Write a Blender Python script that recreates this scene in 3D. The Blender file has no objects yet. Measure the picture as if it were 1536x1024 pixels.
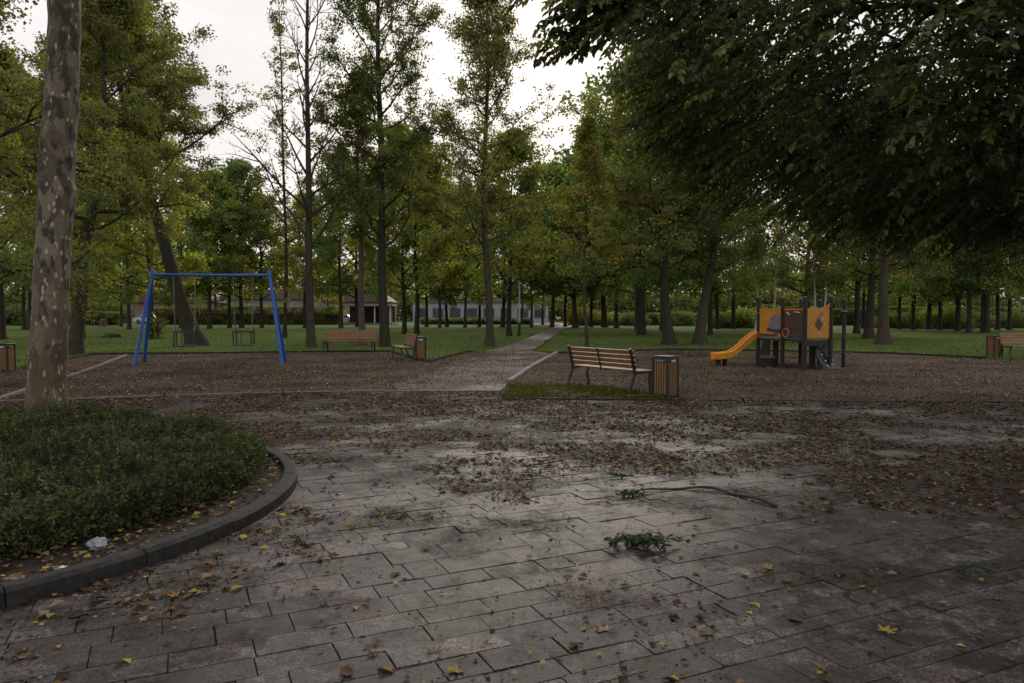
import bpy, bmesh, math, random
import numpy as np
from mathutils import Vector, Matrix

scn = bpy.context.scene
COL = scn.collection
PI = math.pi
R = math.radians
rng = np.random.default_rng(7)
random.seed(7)

# ------------------------------------------------------------------ camera
FPX, CX, CY, CAMH = 1100.0, 768.0, 512.0, 1.6
PITCH = math.atan(42.0 / FPX)
cam_d = bpy.data.cameras.new('camera')
cam = bpy.data.objects.new('camera', cam_d)
COL.objects.link(cam)
cam.location = (0, 0, CAMH)
cam.rotation_euler = (PI / 2 - PITCH, 0, 0)
cam_d.sensor_width = 36
cam_d.lens = 36 * FPX / 1536
cam_d.clip_end = 2000
cam_d.clip_start = 0.05
scn.camera = cam

def ray(px, py):
    a, b = (px - CX) / FPX, (CY - py) / FPX
    c, s = math.cos(PITCH), math.sin(PITCH)
    return (a, c + b * s, -s + b * c)
def G(px, py, z=0.0):           # point on the ground seen at a photo pixel
    d = ray(px, py); t = (z - CAMH) / d[2]
    return (d[0] * t, d[1] * t)
def P(px, py, Y):               # point at depth Y seen at a photo pixel
    d = ray(px, py); t = Y / d[1]
    return (d[0] * t, Y, CAMH + d[2] * t)

# ------------------------------------------------------------------ mesh helpers
def mesh_obj(name, parts, mat, parent=None, smooth=False):
    vs, loops, lt, cols = [], [], [], []
    off = 0; anyc = any(len(p) > 2 and p[2] is not None for p in parts)
    for p in parts:
        V = np.asarray(p[0], dtype=np.float32).reshape(-1, 3); F = np.asarray(p[1], dtype=np.int32)
        vs.append(V); loops.append((F + off).ravel()); lt.append(np.full(F.shape[0], F.shape[1], np.int32))
        if anyc:
            c = np.asarray(p[2], dtype=np.float32) if len(p) > 2 and p[2] is not None else np.ones(3, np.float32)
            if c.ndim == 1: c = np.tile(c, (len(V), 1))
            cols.append(np.hstack([c, np.ones((len(V), 1), np.float32)]))
        off += len(V)
    V = np.vstack(vs); L = np.concatenate(loops); T = np.concatenate(lt)
    me = bpy.data.meshes.new(name)
    me.vertices.add(len(V)); me.vertices.foreach_set('co', V.ravel())
    me.loops.add(len(L)); me.loops.foreach_set('vertex_index', L)
    me.polygons.add(len(T))
    st = np.zeros(len(T), np.int32); st[1:] = np.cumsum(T)[:-1]
    me.polygons.foreach_set('loop_start', st); me.polygons.foreach_set('loop_total', T)
    me.polygons.foreach_set('use_smooth', np.full(len(T), bool(smooth)))
    me.update(calc_edges=True)
    if anyc:
        a = me.attributes.new('Col', 'FLOAT_COLOR', 'POINT')
        a.data.foreach_set('color', np.vstack(cols).ravel())
    me.materials.append(mat)
    o = bpy.data.objects.new(name, me); COL.objects.link(o)
    if parent is not None: o.parent = parent
    return o

def tag(o, label=None, cat=None, group=None, kind=None):
    if label: o['label'] = label
    if cat: o['category'] = cat
    if group: o['group'] = group
    if kind: o['kind'] = kind
    return o
def thing(name, label, cat, loc=(0, 0, 0), rz=0.0, group=None):
    o = bpy.data.objects.new(name, None); COL.objects.link(o)
    o.location = loc; o.rotation_euler = (0, 0, rz); o.empty_display_size = .2
    return tag(o, label, cat, group)
def dup(root, loc=None, rz=None, label=None, scale=None, group=None):
    r = root.copy(); COL.objects.link(r)
    if loc is not None: r.location = loc
    if rz is not None: r.rotation_euler = (0, 0, rz)
    if scale is not None: r.scale = scale
    if label: r['label'] = label
    if group: r['group'] = group
    for ch in list(root.children):
        c = ch.copy(); COL.objects.link(c); c.parent = r
        for g in list(ch.children):
            d = g.copy(); COL.objects.link(d); d.parent = c
    return r

def box(c, s, rot=None, col=None):
    s = np.array(s) / 2
    V = np.array([[x, y, z] for x in (-1, 1) for y in (-1, 1) for z in (-1, 1)], float) * s
    if rot is not None: V = V @ np.array(rot.to_3x3() if hasattr(rot, 'to_3x3') else rot).T
    V = V + np.array(c)
    F = [[0, 1, 3, 2], [4, 6, 7, 5], [0, 4, 5, 1], [2, 3, 7, 6], [0, 2, 6, 4], [1, 5, 7, 3]]
    return (V, F, col)
def bbox_(c, s, b=.006, rot=None, col=None):      # box with chamfered vertical+horizontal edges
    bm = bmesh.new(); bmesh.ops.create_cube(bm, size=1)
    for v in bm.verts: v.co = Vector((v.co.x * s[0], v.co.y * s[1], v.co.z * s[2]))
    bmesh.ops.bevel(bm, geom=bm.edges[:], offset=b, segments=1, affect='EDGES')
    bmesh.ops.triangulate(bm, faces=bm.faces[:])
    V = np.array([v.co[:] for v in bm.verts]); bm.verts.index_update()
    F = np.array([[v.index for v in f.verts] for f in bm.faces]); bm.free()
    if rot is not None: V = V @ np.array(rot.to_3x3() if hasattr(rot, 'to_3x3') else rot).T
    return (V + np.array(c), F, col)
def beam(a, b, w, h, col=None, up=(0, 0, 1)):     # rectangular bar from a to b
    a, b = Vector(a), Vector(b); d = b - a; L = d.length; d.normalize()
    u = Vector(up)
    if abs(d.dot(u)) > .98: u = Vector((0, 1, 0))
    x = d.cross(u).normalized(); z = x.cross(d)
    M = Matrix((x, d, z)).transposed()
    return box((a + b) / 2, (w, L, h), M, col)
def tube(pts, rad, sides=8, col=None, cap=True, noise=0.0, rg=None):
    P_ = np.asarray(pts, float); n = len(P_)
    rad = np.broadcast_to(np.asarray(rad, float), (n,))
    T = np.gradient(P_, axis=0); T /= np.linalg.norm(T, axis=1)[:, None] + 1e-9
    ref = np.array([0, 1.0, 0]) if abs(T[0][1]) < .9 else np.array([1.0, 0, 0])
    X = np.cross(T, ref); X /= np.linalg.norm(X, axis=1)[:, None] + 1e-9
    Y = np.cross(T, X)
    a = np.arange(sides) * 2 * PI / sides
    rr = rad[:, None] * np.ones((1, sides))
    if noise and rg is not None: rr = rr * (1 + rg.normal(0, noise, rr.shape))
    V = P_[:, None] + rr[..., None] * (np.cos(a)[None, :, None] * X[:, None] + np.sin(a)[None, :, None] * Y[:, None])
    V = V.reshape(-1, 3)
    i = np.arange(n - 1)[:, None] * sides; j = np.arange(sides)[None]; k = (j + 1) % sides
    F = np.stack([i + j, i + k, i + sides + k, i + sides + j], -1).reshape(-1, 4)
    out = [(V, F, col)]
    if cap:
        for e, rev in ((0, True), (n - 1, False)):
            c = P_[e]; ring = V[e * sides:(e + 1) * sides]
            VV = np.vstack([ring, c[None]]); f = np.stack([j[0], (j[0] + 1) % sides, np.full(sides, sides)], -1)
            out.append((VV, f[:, ::-1] if rev else f, col))
    return out
def prism(poly, y0, y1, col=None, axis='y'):      # polygon in (x,z) extruded in y
    bm = bmesh.new()
    f0 = [bm.verts.new((p[0], y0, p[1])) for p in poly]; f1 = [bm.verts.new((p[0], y1, p[1])) for p in poly]
    n = len(poly)
    bm.faces.new(f0); bm.faces.new(f1[::-1])
    for i in range(n): bm.faces.new((f0[i], f1[i], f1[(i + 1) % n], f0[(i + 1) % n]))
    bmesh.ops.recalc_face_normals(bm, faces=bm.faces[:])
    bmesh.ops.triangulate(bm, faces=bm.faces[:])
    bm.verts.index_update()
    V = np.array([v.co[:] for v in bm.verts]); F = np.array([[v.index for v in f.verts] for f in bm.faces]); bm.free()
    return (V, F, col)
def xf(part, M):
    V = np.asarray(part[0]); M = np.array(M)
    return (V @ M[:3, :3].T + M[:3, 3], part[1], part[2] if len(part) > 2 else None)
def inpoly(x, y, poly):
    c = np.zeros(len(x), bool); n = len(poly)
    for i in range(n):
        x0, y0 = poly[i]; x1, y1 = poly[(i + 1) % n]
        m = ((y0 > y) != (y1 > y))
        with np.errstate(divide='ignore', invalid='ignore'):
            c ^= m & (x < (x1 - x0) * (y - y0) / (y1 - y0 + 1e-12) + x0)
    return c
_g = np.random.default_rng(99).random((256, 256))
def vnoise(x, y, s=1.0, o=0):
    x = x / s + o * 17.3; y = y / s + o * 9.1
    xi = np.floor(x).astype(int); yi = np.floor(y).astype(int); fx = x - xi; fy = y - yi
    fx = fx * fx * (3 - 2 * fx); fy = fy * fy * (3 - 2 * fy)
    g = lambda a, b: _g[a % 256, b % 256]
    return (g(xi, yi) * (1 - fx) + g(xi + 1, yi) * fx) * (1 - fy) + (g(xi, yi + 1) * (1 - fx) + g(xi + 1, yi + 1) * fx) * fy
def fbm(x, y, s=1.0, o=0):
    return .5 * vnoise(x, y, s, o) + .3 * vnoise(x, y, s / 2.1, o + 1) + .2 * vnoise(x, y, s / 4.3, o + 2)

# ------------------------------------------------------------------ materials
def nt(name):
    m = bpy.data.materials.new(name); m.use_nodes = True
    t = m.node_tree; t.nodes.clear()
    return m, t
class N:
    def __init__(s, t): s.t = t
    def add(s, typ, **kw):
        n = s.t.nodes.new(typ)
        for k, v in kw.items():
            if k.startswith('i_'): n.inputs[k[2:].replace('_', ' ')].default_value = v
            else: setattr(n, k, v)
        return n
    def link(s, a, b): s.t.links.new(a, b)
    def noise(s, scale, detail=4, vec=None, rough=.6):
        n = s.add('ShaderNodeTexNoise'); n.inputs['Scale'].default_value = scale
        n.inputs['Detail'].default_value = detail; n.inputs['Roughness'].default_value = rough
        if vec is not None: s.link(vec, n.inputs['Vector'])
        return n
    def ramp(s, src, stops):
        n = s.add('ShaderNodeValToRGB'); cr = n.color_ramp
        while len(cr.elements) < len(stops): cr.elements.new(.5)
        for e, (p, c) in zip(cr.elements, stops):
            e.position = p; e.color = (c, c, c, 1) if isinstance(c, (int, float)) else (*c, 1)
        s.link(src, n.inputs['Fac']); return n.outputs['Color']
    def mix(s, fac, a, b, bt='MIX'):
        n = s.add('ShaderNodeMix', data_type='RGBA', blend_type=bt)
        for sock, v in ((n.inputs[0], fac), (n.inputs[6], a), (n.inputs[7], b)):
            if hasattr(v, 'is_linked') or hasattr(v, 'links'): s.link(v, sock)
            elif isinstance(v, (int, float)): sock.default_value = v if sock == n.inputs[0] else (v, v, v, 1)
            else: sock.default_value = (*v, 1)
        return n.outputs[2]
    def bump(s, h, strength=.3, dist=.02):
        n = s.add('ShaderNodeBump'); n.inputs['Strength'].default_value = strength; n.inputs['Distance'].default_value = dist
        s.link(h, n.inputs['Height']); return n.outputs['Normal']
    def pos(s): return s.add('ShaderNodeNewGeometry').outputs['Position']
    def obj(s): return s.add('ShaderNodeTexCoord').outputs['Object']
    def attr(s, nm='Col'):
        n = s.add('ShaderNodeAttribute'); n.attribute_name = nm; return n.outputs['Color']
    def out(s, base, rough=.7, normal=None, metal=0.0, spec=.5):
        p = s.add('ShaderNodeBsdfPrincipled')
        for k, v in (('Base Color', base), ('Roughness', rough)):
            if hasattr(v, 'links'): s.link(v, p.inputs[k])
            else: p.inputs[k].default_value = (*v, 1) if isinstance(v, tuple) else v
        p.inputs['Metallic'].default_value = metal
        p.inputs['Specular IOR Level'].default_value = spec
        if normal is not None: s.link(normal, p.inputs['Normal'])
        o = s.add('ShaderNodeOutputMaterial'); s.link(p.outputs[0], o.inputs[0]); return p

def simple(name, c1, c2, scale=8, rough=.6, bump=.15, metal=0.0, stretch=None, spec=.5):
    m, t = nt(name); n = N(t); v = n.obj()
    if stretch:
        mp = n.add('ShaderNodeMapping'); mp.inputs['Scale'].default_value = stretch; n.link(v, mp.inputs[0]); v = mp.outputs[0]
    ns = n.noise(scale, 5, v); c = n.ramp(ns.outputs['Fac'], [(.3, c1), (.7, c2)])
    n.out(c, rough, n.bump(ns.outputs['Fac'], bump), metal, spec); return m

def leaf_mat(name, rough=.5, trans=.45, tcol=(1.9, 1.85, .7), spec=.4):
    m, t = nt(name); n = N(t); c = n.attr()
    oi = n.add('ShaderNodeObjectInfo')
    c = n.mix(1.0, c, oi.outputs['Color'], 'MULTIPLY')
    p = n.add('ShaderNodeBsdfPrincipled'); n.link(c, p.inputs['Base Color']); p.inputs['Roughness'].default_value = rough
    p.inputs['Specular IOR Level'].default_value = spec
    tr = n.add('ShaderNodeBsdfTranslucent'); n.link(n.mix(1.0, c, tcol, 'MULTIPLY'), tr.inputs[0])
    mx = n.add('ShaderNodeMixShader'); mx.inputs[0].default_value = trans
    n.link(p.outputs[0], mx.inputs[1]); n.link(tr.outputs[0], mx.inputs[2])
    o = n.add('ShaderNodeOutputMaterial'); n.link(mx.outputs[0], o.inputs[0]); return m

def bark_mat(name, c1, c2, moss=(.03, .035, .015)):
    m, t = nt(name); n = N(t); v = n.obj()
    mp = n.add('ShaderNodeMapping'); mp.inputs['Scale'].default_value = (6, 6, 1.3); n.link(v, mp.inputs[0])
    ns = n.noise(2.2, 7, mp.outputs[0], .7); big = n.noise(.9, 3, v)
    c = n.ramp(ns.outputs['Fac'], [(.32, c1), (.68, c2)])
    c = n.mix(n.ramp(big.outputs['Fac'], [(.45, 0.), (.7, .7)]), c, moss)
    n.out(c, .9, n.bump(ns.outputs['Fac'], .9, .04), spec=.2); return m

M_LEAF = leaf_mat('tree_leaves')
M_LEAFBIG = leaf_mat('glossy_linden_leaves', .42, .32, (1.6, 1.8, .6), .5)
M_HEDGE = leaf_mat('hedge_leaves', .6, .2, (1, 1.2, .5), .22)
M_LITTER = leaf_mat('litter', .75, .12, (1, 1, .8), .10)
M_BLADE = leaf_mat('grass_blades', .8, .3, (1.2, 1.3, .6), .06)
M_CHIP = leaf_mat('bark_chips', .85, .02, (1, 1, .8), .08)
M_BARK = bark_mat('dark_bark', (.022, .018, .014), (.075, .062, .048))
M_BARKL = bark_mat('grey_brown_bark', (.03, .025, .02), (.10, .082, .064), (.05, .05, .03))
M_BARKP = bark_mat('pinkish_grey_bark', (.06, .05, .045), (.17, .14, .125), (.08, .05, .04))
M_TWIG = simple('small_branches', (.02, .017, .014), (.05, .042, .034), 6, .9)
M_BIRCH = simple('birch_bark', (.55, .54, .5), (.1, .09, .08), 5, .8, .3, stretch=(3, 3, 8))
for e, p_ in zip(M_BIRCH.node_tree.nodes['Color Ramp'].color_ramp.elements, (.55, .68)): e.position = p_

def plane_bark():
    m, t = nt('mottled_plane_bark'); n = N(t); v = n.obj()
    mp = n.add('ShaderNodeMapping'); mp.inputs['Scale'].default_value = (1, 1, .5); n.link(v, mp.inputs[0]); v2 = mp.outputs[0]
    w = n.noise(6, 3, v2); vv = n.add('ShaderNodeVectorMath', operation='ADD')
    sc = n.add('ShaderNodeVectorMath', operation='SCALE'); sc.inputs['Scale'].default_value = .10
    n.link(w.outputs['Color'], sc.inputs[0]); n.link(v2, vv.inputs[0]); n.link(sc.outputs[0], vv.inputs[1])
    vo = n.add('ShaderNodeTexVoronoi'); vo.inputs['Scale'].default_value = 9; n.link(vv.outputs[0], vo.inputs['Vector'])
    sep = n.add('ShaderNodeSeparateColor'); n.link(vo.outputs['Color'], sep.inputs[0])
    base = n.ramp(sep.outputs[0], [(.0, (.085, .062, .040)), (.4, (.125, .097, .066)), (.7, (.165, .135, .095)), (1., (.21, .18, .13))])
    fine = n.noise(40, 6, v); base = n.mix(.5, base, n.ramp(fine.outputs['Fac'], [(.3, .35), (.7, 1.0)]), 'MULTIPLY')
    # pale flakes
    vo2 = n.add('ShaderNodeTexVoronoi'); vo2.inputs['Scale'].default_value = 19; n.link(vv.outputs[0], vo2.inputs['Vector'])
    sep2 = n.add('ShaderNodeSeparateColor'); n.link(vo2.outputs['Color'], sep2.inputs[0])
    dd = n.ramp(vo2.outputs['Distance'], [(.30, 1.), (.36, 0.)])
    sel = n.ramp(sep2.outputs[1], [(.66, 0.), (.68, 1.)])
    base = n.mix(n.mix(1.0, dd, sel, 'MULTIPLY'), base, (.34, .31, .25))
    # dark old bark, mostly high up on the trunk
    dk = n.noise(9, 6, v2, .6); sz = n.add('ShaderNodeSeparateXYZ'); n.link(v, sz.inputs[0])
    mr = n.add('ShaderNodeMapRange'); mr.inputs[1].default_value = 1.5; mr.inputs[2].default_value = 3.4; mr.inputs[3].default_value = 0; mr.inputs[4].default_value = .10; n.link(sz.outputs['Z'], mr.inputs[0])
    ad = n.add('ShaderNodeMath', operation='ADD'); n.link(dk.outputs['Fac'], ad.inputs[0]); n.link(mr.outputs[0], ad.inputs[1])
    base = n.mix(n.ramp(ad.outputs[0], [(.59, 0.), (.66, .85)]), base, (.026, .021, .016))
    lowz = n.add('ShaderNodeMapRange'); lowz.inputs[1].default_value = 2.2; lowz.inputs[2].default_value = .3; lowz.inputs[3].default_value = 0; lowz.inputs[4].default_value = .6; n.link(sz.outputs['Z'], lowz.inputs[0])
    base = n.mix(lowz.outputs[0], base, n.mix(.5, base, (.12, .075, .03)))
    n.out(base, .75, n.bump(n.mix(.5, vo.outputs['Distance'], fine.outputs['Fac']), .5, .02), spec=.3); return m
M_PLANE = plane_bark()

def ground_mat():
    m, t = nt('mown_grass'); n = N(t); v = n.pos()
    a = n.noise(.12, 4, v); b = n.noise(2.2, 5, v); c = n.noise(30, 3, v)
    col = n.ramp(a.outputs['Fac'], [(.3, (.062, .10, .020)), (.7, (.115, .165, .040))])  # broad patches paint hazy light and shade under trees into the grass colour
    col = n.mix(.55, col, n.ramp(b.outputs['Fac'], [(.3, .45), (.7, 1.2)]), 'MULTIPLY')
    col = n.mix(.5, col, n.ramp(c.outputs['Fac'], [(.3, .4), (.7, 1.3)]), 'MULTIPLY')
    d = n.noise(.45, 4, v); col = n.mix(n.ramp(d.outputs['Fac'], [(.58, 0.), (.75, .55)]), col, (.085, .075, .035))
    n.out(col, .95, n.bump(c.outputs['Fac'], .6, .03), spec=.06); return m
def mulch_mat():
    m, t = nt('bark_mulch'); n = N(t); v = n.pos()
    a = n.noise(.5, 5, v); b = n.noise(14, 6, v, .75); c = n.noise(60, 3, v)
    col = n.ramp(b.outputs['Fac'], [(.36, (.026, .018, .012)), (.52, (.085, .060, .043)), (.66, (.22, .17, .13))])
    col = n.mix(.9, col, n.ramp(a.outputs['Fac'], [(.36, .4), (.62, 1.25)]), 'MULTIPLY')
    n.out(col, .85, n.bump(n.mix(.4, b.outputs['Fac'], c.outputs['Fac']), .9, .04), spec=.08); return m
def path_mat():
    m, t = nt('damp_path'); n = N(t); v = n.pos()
    a = n.noise(.55, 5, v, .65); b = n.noise(5, 8, v, .75); c = n.noise(90, 3, v)
    col = n.ramp(b.outputs['Fac'], [(.38, (.032, .024, .021)), (.62, (.10, .08, .075))])
    sp = n.add('ShaderNodeSeparateXYZ'); n.link(v, sp.inputs[0])
    nr = n.add('ShaderNodeMapRange'); nr.inputs[1].default_value = 30; nr.inputs[2].default_value = 17; nr.inputs[3].default_value = 0; nr.inputs[4].default_value = .34; n.link(sp.outputs['Y'], nr.inputs[0])
    ad = n.add('ShaderNodeMath', operation='ADD'); n.link(a.outputs['Fac'], ad.inputs[0]); n.link(nr.outputs[0], ad.inputs[1])
    col = n.mix(n.ramp(ad.outputs[0], [(.42, 0.), (.56, .85)]), col, (.075, .054, .043))
    n.out(col, n.ramp(a.outputs['Fac'], [(.35, .6), (.6, .9)]), n.bump(n.mix(.4, b.outputs['Fac'], c.outputs['Fac']), .35, .02), spec=.45); return m
def paving_mat():
    m, t = nt('worn_paving_slabs'); n = N(t); v = n.pos(); at = n.attr()
    a = n.noise(.7, 6, v, .68); b = n.noise(7, 6, v, .7); c = n.noise(70, 4, v); g = n.noise(240, 2, v)
    m2 = n.noise(24, 6, v, .75)
    col = n.mix(.75, at, n.ramp(b.outputs['Fac'], [(.40, .3), (.58, 1.45)]), 'MULTIPLY')
    col = n.mix(.85, col, n.ramp(m2.outputs['Fac'], [(.40, .28), (.58, 1.45)]), 'MULTIPLY')
    col = n.mix(.8, col, n.ramp(c.outputs['Fac'], [(.40, .3), (.60, 1.7)]), 'MULTIPLY')
    # pale worn scuffs and soil stains
    sp = n.add('ShaderNodeSeparateXYZ'); n.link(v, sp.inputs[0])
    far = n.add('ShaderNodeMapRange'); far.inputs[1].default_value = 4.5; far.inputs[2].default_value = 12; far.inputs[3].default_value = 0; far.inputs[4].default_value = .13; n.link(sp.outputs['Y'], far.inputs[0])
    ad = n.add('ShaderNodeMath', operation='ADD'); n.link(a.outputs['Fac'], ad.inputs[0]); n.link(far.outputs[0], ad.inputs[1])
    soil = n.mix(1.0, n.ramp(ad.outputs[0], [(.49, 0.), (.62, .82)]), n.ramp(m2.outputs['Fac'], [(.38, .25), (.53, .97)]), 'MULTIPLY')
    col = n.mix(soil, col, n.mix(n.ramp(c.outputs['Fac'], [(.4, 0.), (.6, 1.)]), (.030, .021, .016), (.075, .053, .043)))
    d = n.noise(1.7, 8, v, .8); dk = n.ramp(d.outputs['Fac'], [(.495, 0.), (.54, .9)])
    col = n.mix(dk, col, (.022, .019, .015))
    rr = n.ramp(n.mix(.5, m2.outputs['Fac'], b.outputs['Fac']), [(.42, .32), (.58, .62)])
    rr = n.mix(soil, rr, (.92, .92, .92))
    pb = n.out(col, rr, n.bump(n.mix(.5, m2.outputs['Fac'], g.outputs['Fac']), .6, .012))
    n.link(n.ramp(soil, [(.0, .30), (.8, .14)]), pb.inputs['Specular IOR Level']); return m
M_GRASS, M_MULCH, M_PATH, M_PAVE = ground_mat(), mulch_mat(), path_mat(), paving_mat()
M_JOINT = simple('joint_sand', (.012, .01, .008), (.03, .025, .02), 20, .95)
M_SOIL = simple('bed_soil', (.012, .009, .007), (.035, .026, .018), 9, .95, .8)
M_KERB = simple('damp_kerb_concrete', (.012, .012, .012), (.042, .040, .036), 14, .75, .5, spec=.2)
M_EDGEL = simple('weathered_edging_board', (.12, .095, .075), (.24, .2, .165), 5, .8, .4)
M_EDGED = simple('dark_edging_board', (.015, .012, .01), (.04, .032, .026), 5, .9, .4)
def wood(name, c1, c2, st):
    return simple(name, c1, c2, 3.5, .5, .25, stretch=st)
M_SLAT = wood('varnished_slats', (.14, .062, .025), (.30, .155, .07), (1.2, 14, 14))
M_SLATV = wood('varnished_bin_slats', (.16, .075, .025), (.32, .17, .065), (14, 14, 1.5))
M_IRON = simple('dark_cast_iron', (.018, .025, .026), (.035, .045, .046), 12, .5, .2)
M_BLACKM = simple('black_metal', (.012, .013, .014), (.03, .03, .032), 12, .4, .1)
M_BLUE = simple('blue_painted_steel', (.006, .06, .25), (.012, .105, .38), 4, .38, .08)
M_CHAIN = simple('galvanised_chain', (.12, .12, .12), (.3, .3, .3), 20, .4, .1, .8)
M_RUBB = simple('black_rubber', (.012, .012, .012), (.03, .03, .03), 12, .6)
M_ORNG = simple('orange_plastic_panel', (.42, .17, .008), (.56, .25, .015), 3, .45, .04)
M_SLIDE = simple('orange_slide_plastic', (.60, .22, .01), (.74, .31, .02), 2, .32, .03)
M_RED = simple('orange_red_trim', (.6, .12, .02), (.7, .17, .03), 3, .4, .04)
M_BROWN = simple('brown_panel', (.05, .022, .014), (.09, .04, .025), 4, .5, .05)
M_GREYP = simple('grey_panel', (.14, .11, .12), (.24, .2, .2), 9, .7, .1)
M_DKBL = simple('dark_blue_panel', (.02, .022, .04), (.04, .04, .06), 6, .5)
M_WHITE = simple('white_plastic', (.5, .5, .48), (.75, .75, .72), 8, .5, .05)
M_POST = simple('dark_wood_post', (.012, .010, .009), (.038, .03, .026), 4, .75, .3, stretch=(8, 8, 1))
M_CARW = [simple('car_paint', c, tuple(min(1, x * 1.15) for x in c), 2, .3, .01) for c in ((.55, .56, .58), (.3, .32, .35), (.03, .035, .05), (.35, .03, .03), (.02, .02, .022))]
M_GLASS = simple('window_glass', (.03, .04, .05), (.07, .09, .11), 2, .12, .0)
M_TYRE = M_RUBB
M_PLASTER = simple('pale_plaster', (.2, .2, .19), (.3, .29, .28), 1, .8, .05)
M_PINK = simple('pink_plaster', (.22, .15, .13), (.3, .2, .17), 1, .8, .05)
M_ROOF = simple('red_roof_tiles', (.10, .07, .06), (.15, .10, .085), 3, .8, .2)
M_BLUEW = simple('pale_blue_cladding', (.26, .28, .36), (.38, .4, .48), 1, .6, .05)
M_ROAD = simple('asphalt', (.04, .04, .042), (.065, .065, .068), 3, .8, .2)
M_BAG = simple('thin_white_plastic', (.16, .17, .19), (.34, .35, .37), 5, .3, .1)

# ------------------------------------------------------------------ ground
def sheet(name, poly, z, mat, kind='structure'):
    bm = bmesh.new(); f = bm.faces.new([bm.verts.new((x, y, z)) for x, y in poly]); f.normal_update()
    if f.normal.z < 0: f.normal_flip()
    bmesh.ops.triangulate(bm, faces=bm.faces[:])
    me = bpy.data.meshes.new(name); bm.to_mesh(me); bm.free(); me.materials.append(mat)
    o = bpy.data.objects.new(name, me); COL.objects.link(o); o['kind'] = kind; return o
sheet('lawn', [(-700, -60), (700, -60), (700, 1200), (-700, 1200)], -.03, M_GRASS)

PX = lambda l: [G(*p) for p in l]
PAVE_TOP = [(-22, 11.5), (-12, 12.9)] + PX([(0, 601), (380, 589), (560, 586), (752, 586), (757, 597), (1010, 599), (1536, 603)]) + [(22, 12.4)]
PAVE = [(22, .2), (-22, .2)] + PAVE_TOP
sheet('paving_bed', [(24, -5), (-24, -5)] + PAVE_TOP, -.014, M_JOINT)
DIRT_BACK = [(-20, 15.5)] + PX([(0, 557), (100, 539), (135, 531.5), (190, 531), (300, 530.5), (450, 528), (585, 527), (600, 532), (643, 543),
                (705, 527), (719, 529), (797, 526), (835, 530), (1000, 524.5), (1130, 526), (1330, 530), (1480, 538), (1536, 541)]) + [(22, 24.5)]
DIRT = DIRT_BACK + PAVE_TOP[::-1]
sheet('play_area_ground', DIRT, .010, M_MULCH)
def rough_poly(pts, amp, step=.35, seed=0):
    rg = np.random.default_rng(seed); out = []
    for (a, b, rf) in pts:
        (x0, y0), (x1, y1) = a, b; L = math.hypot(x1 - x0, y1 - y0); n = max(1, int(L / step)) if rf else 1
        for i in range(n):
            t = i / n; j = rg.normal(0, amp, 2) if rf and i else (0, 0)
            out.append((x0 + (x1 - x0) * t + j[0], y0 + (y1 - y0) * t + j[1]))
    return out
_l = PX([(580, 586), (630, 563), (695, 538), (721, 529)]); _f = PX([(757, 519), (797, 506), (821, 495)])
_r = PX([(847, 495), (797, 526), (833, 530.3), (764, 573), (752, 586)])
far = [(6.9, 104), (9.4, 104)]
ring = _l + _f + far + _r
segs = [(ring[i], ring[(i + 1) % len(ring)], i < 3) for i in range(len(ring))]
PATHP = rough_poly(segs, .10, .3, 3)
sheet('path', PATHP, .020, M_PATH)
sheet('street', [(-300, 106), (300, 106), (300, 117), (-300, 117)], -.018, M_ROAD)

# paving slabs: individual stones in running rows
def slabs():
    ang = R(25); ca, sa = math.cos(ang), math.sin(ang); rg = np.random.default_rng(5)
    Vs, Fs, Cs = [], [], []; n = 0; v = -14.0
    fq = np.array([[0, 1, 2, 3], [0, 4, 5, 1], [1, 5, 6, 2], [2, 6, 7, 3], [3, 7, 4, 0]])
    while v < 26:
        h = rg.choice([.12, .17, .2, .2, .25, .29]); u = -26 + rg.random() * .6
        while u < 26:
            w = rg.choice([.22, .3, .38, .44, .55]) * rg.uniform(.95, 1.05)
            cx, cy = (u + w / 2) * ca - (v + h / 2) * sa, (u + w / 2) * sa + (v + h / 2) * ca
            if -13 < cx < 14 and .6 < cy < 15.9:
                if True:
                    g = rg.uniform(.0006, .0022); b = .0025
                    z = rg.normal(0, .0018); tx, ty = rg.normal(0, .006, 2)
                    a0, a1, b0, b1 = u + g, u + w - g, v + g, v + h - g
                    q = []
                    for (uu, vv, zz) in ((a0 + b, b0 + b, z), (a1 - b, b0 + b, z), (a1 - b, b1 - b, z), (a0 + b, b1 - b, z), (a0, b0, -.013), (a1, b0, -.013), (a1, b1, -.013), (a0, b1, -.013)):
                        zt = zz + ((uu - u - w / 2) * tx + (vv - v - h / 2) * ty if zz > -.01 else 0)
                        jx, jy = rg.normal(0, .0016, 2)
                        q.append((uu * ca - vv * sa + jx, uu * sa + vv * ca + jy, zt))
                    Vs.append(q); Fs.append(fq + n); n += 8
                    c = rg.uniform(.034, .096) * (1.0 if rg.random() > .12 else (.6 if rg.random() < .5 else 1.5))
                    k = rg.random(); warm = rg.uniform(0.85, 1.12)
                    Cs.append(np.tile([c * (1 + .13 * warm), c * .925, c * (1.0 - .12 * warm)], (8, 1)))
            u += w
        v += h
    V = np.array(Vs).reshape(-1, 3); C = np.vstack(Cs); F = np.vstack(Fs)
    cen = V.reshape(-1, 8, 3)[:, :4].mean(1)
    big = [(x, y) for x, y in PAVE]
    keep = inpoly(cen[:, 0], cen[:, 1] - .25, big)
    F = F.reshape(-1, 5, 4)[keep].reshape(-1, 4)
    used = np.unique(F); mp = -np.ones(len(V), int); mp[used] = np.arange(len(used))
    return V[used], mp[F], C[used]
o = mesh_obj('paving', [slabs()], M_PAVE); o['kind'] = 'structure'

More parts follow.
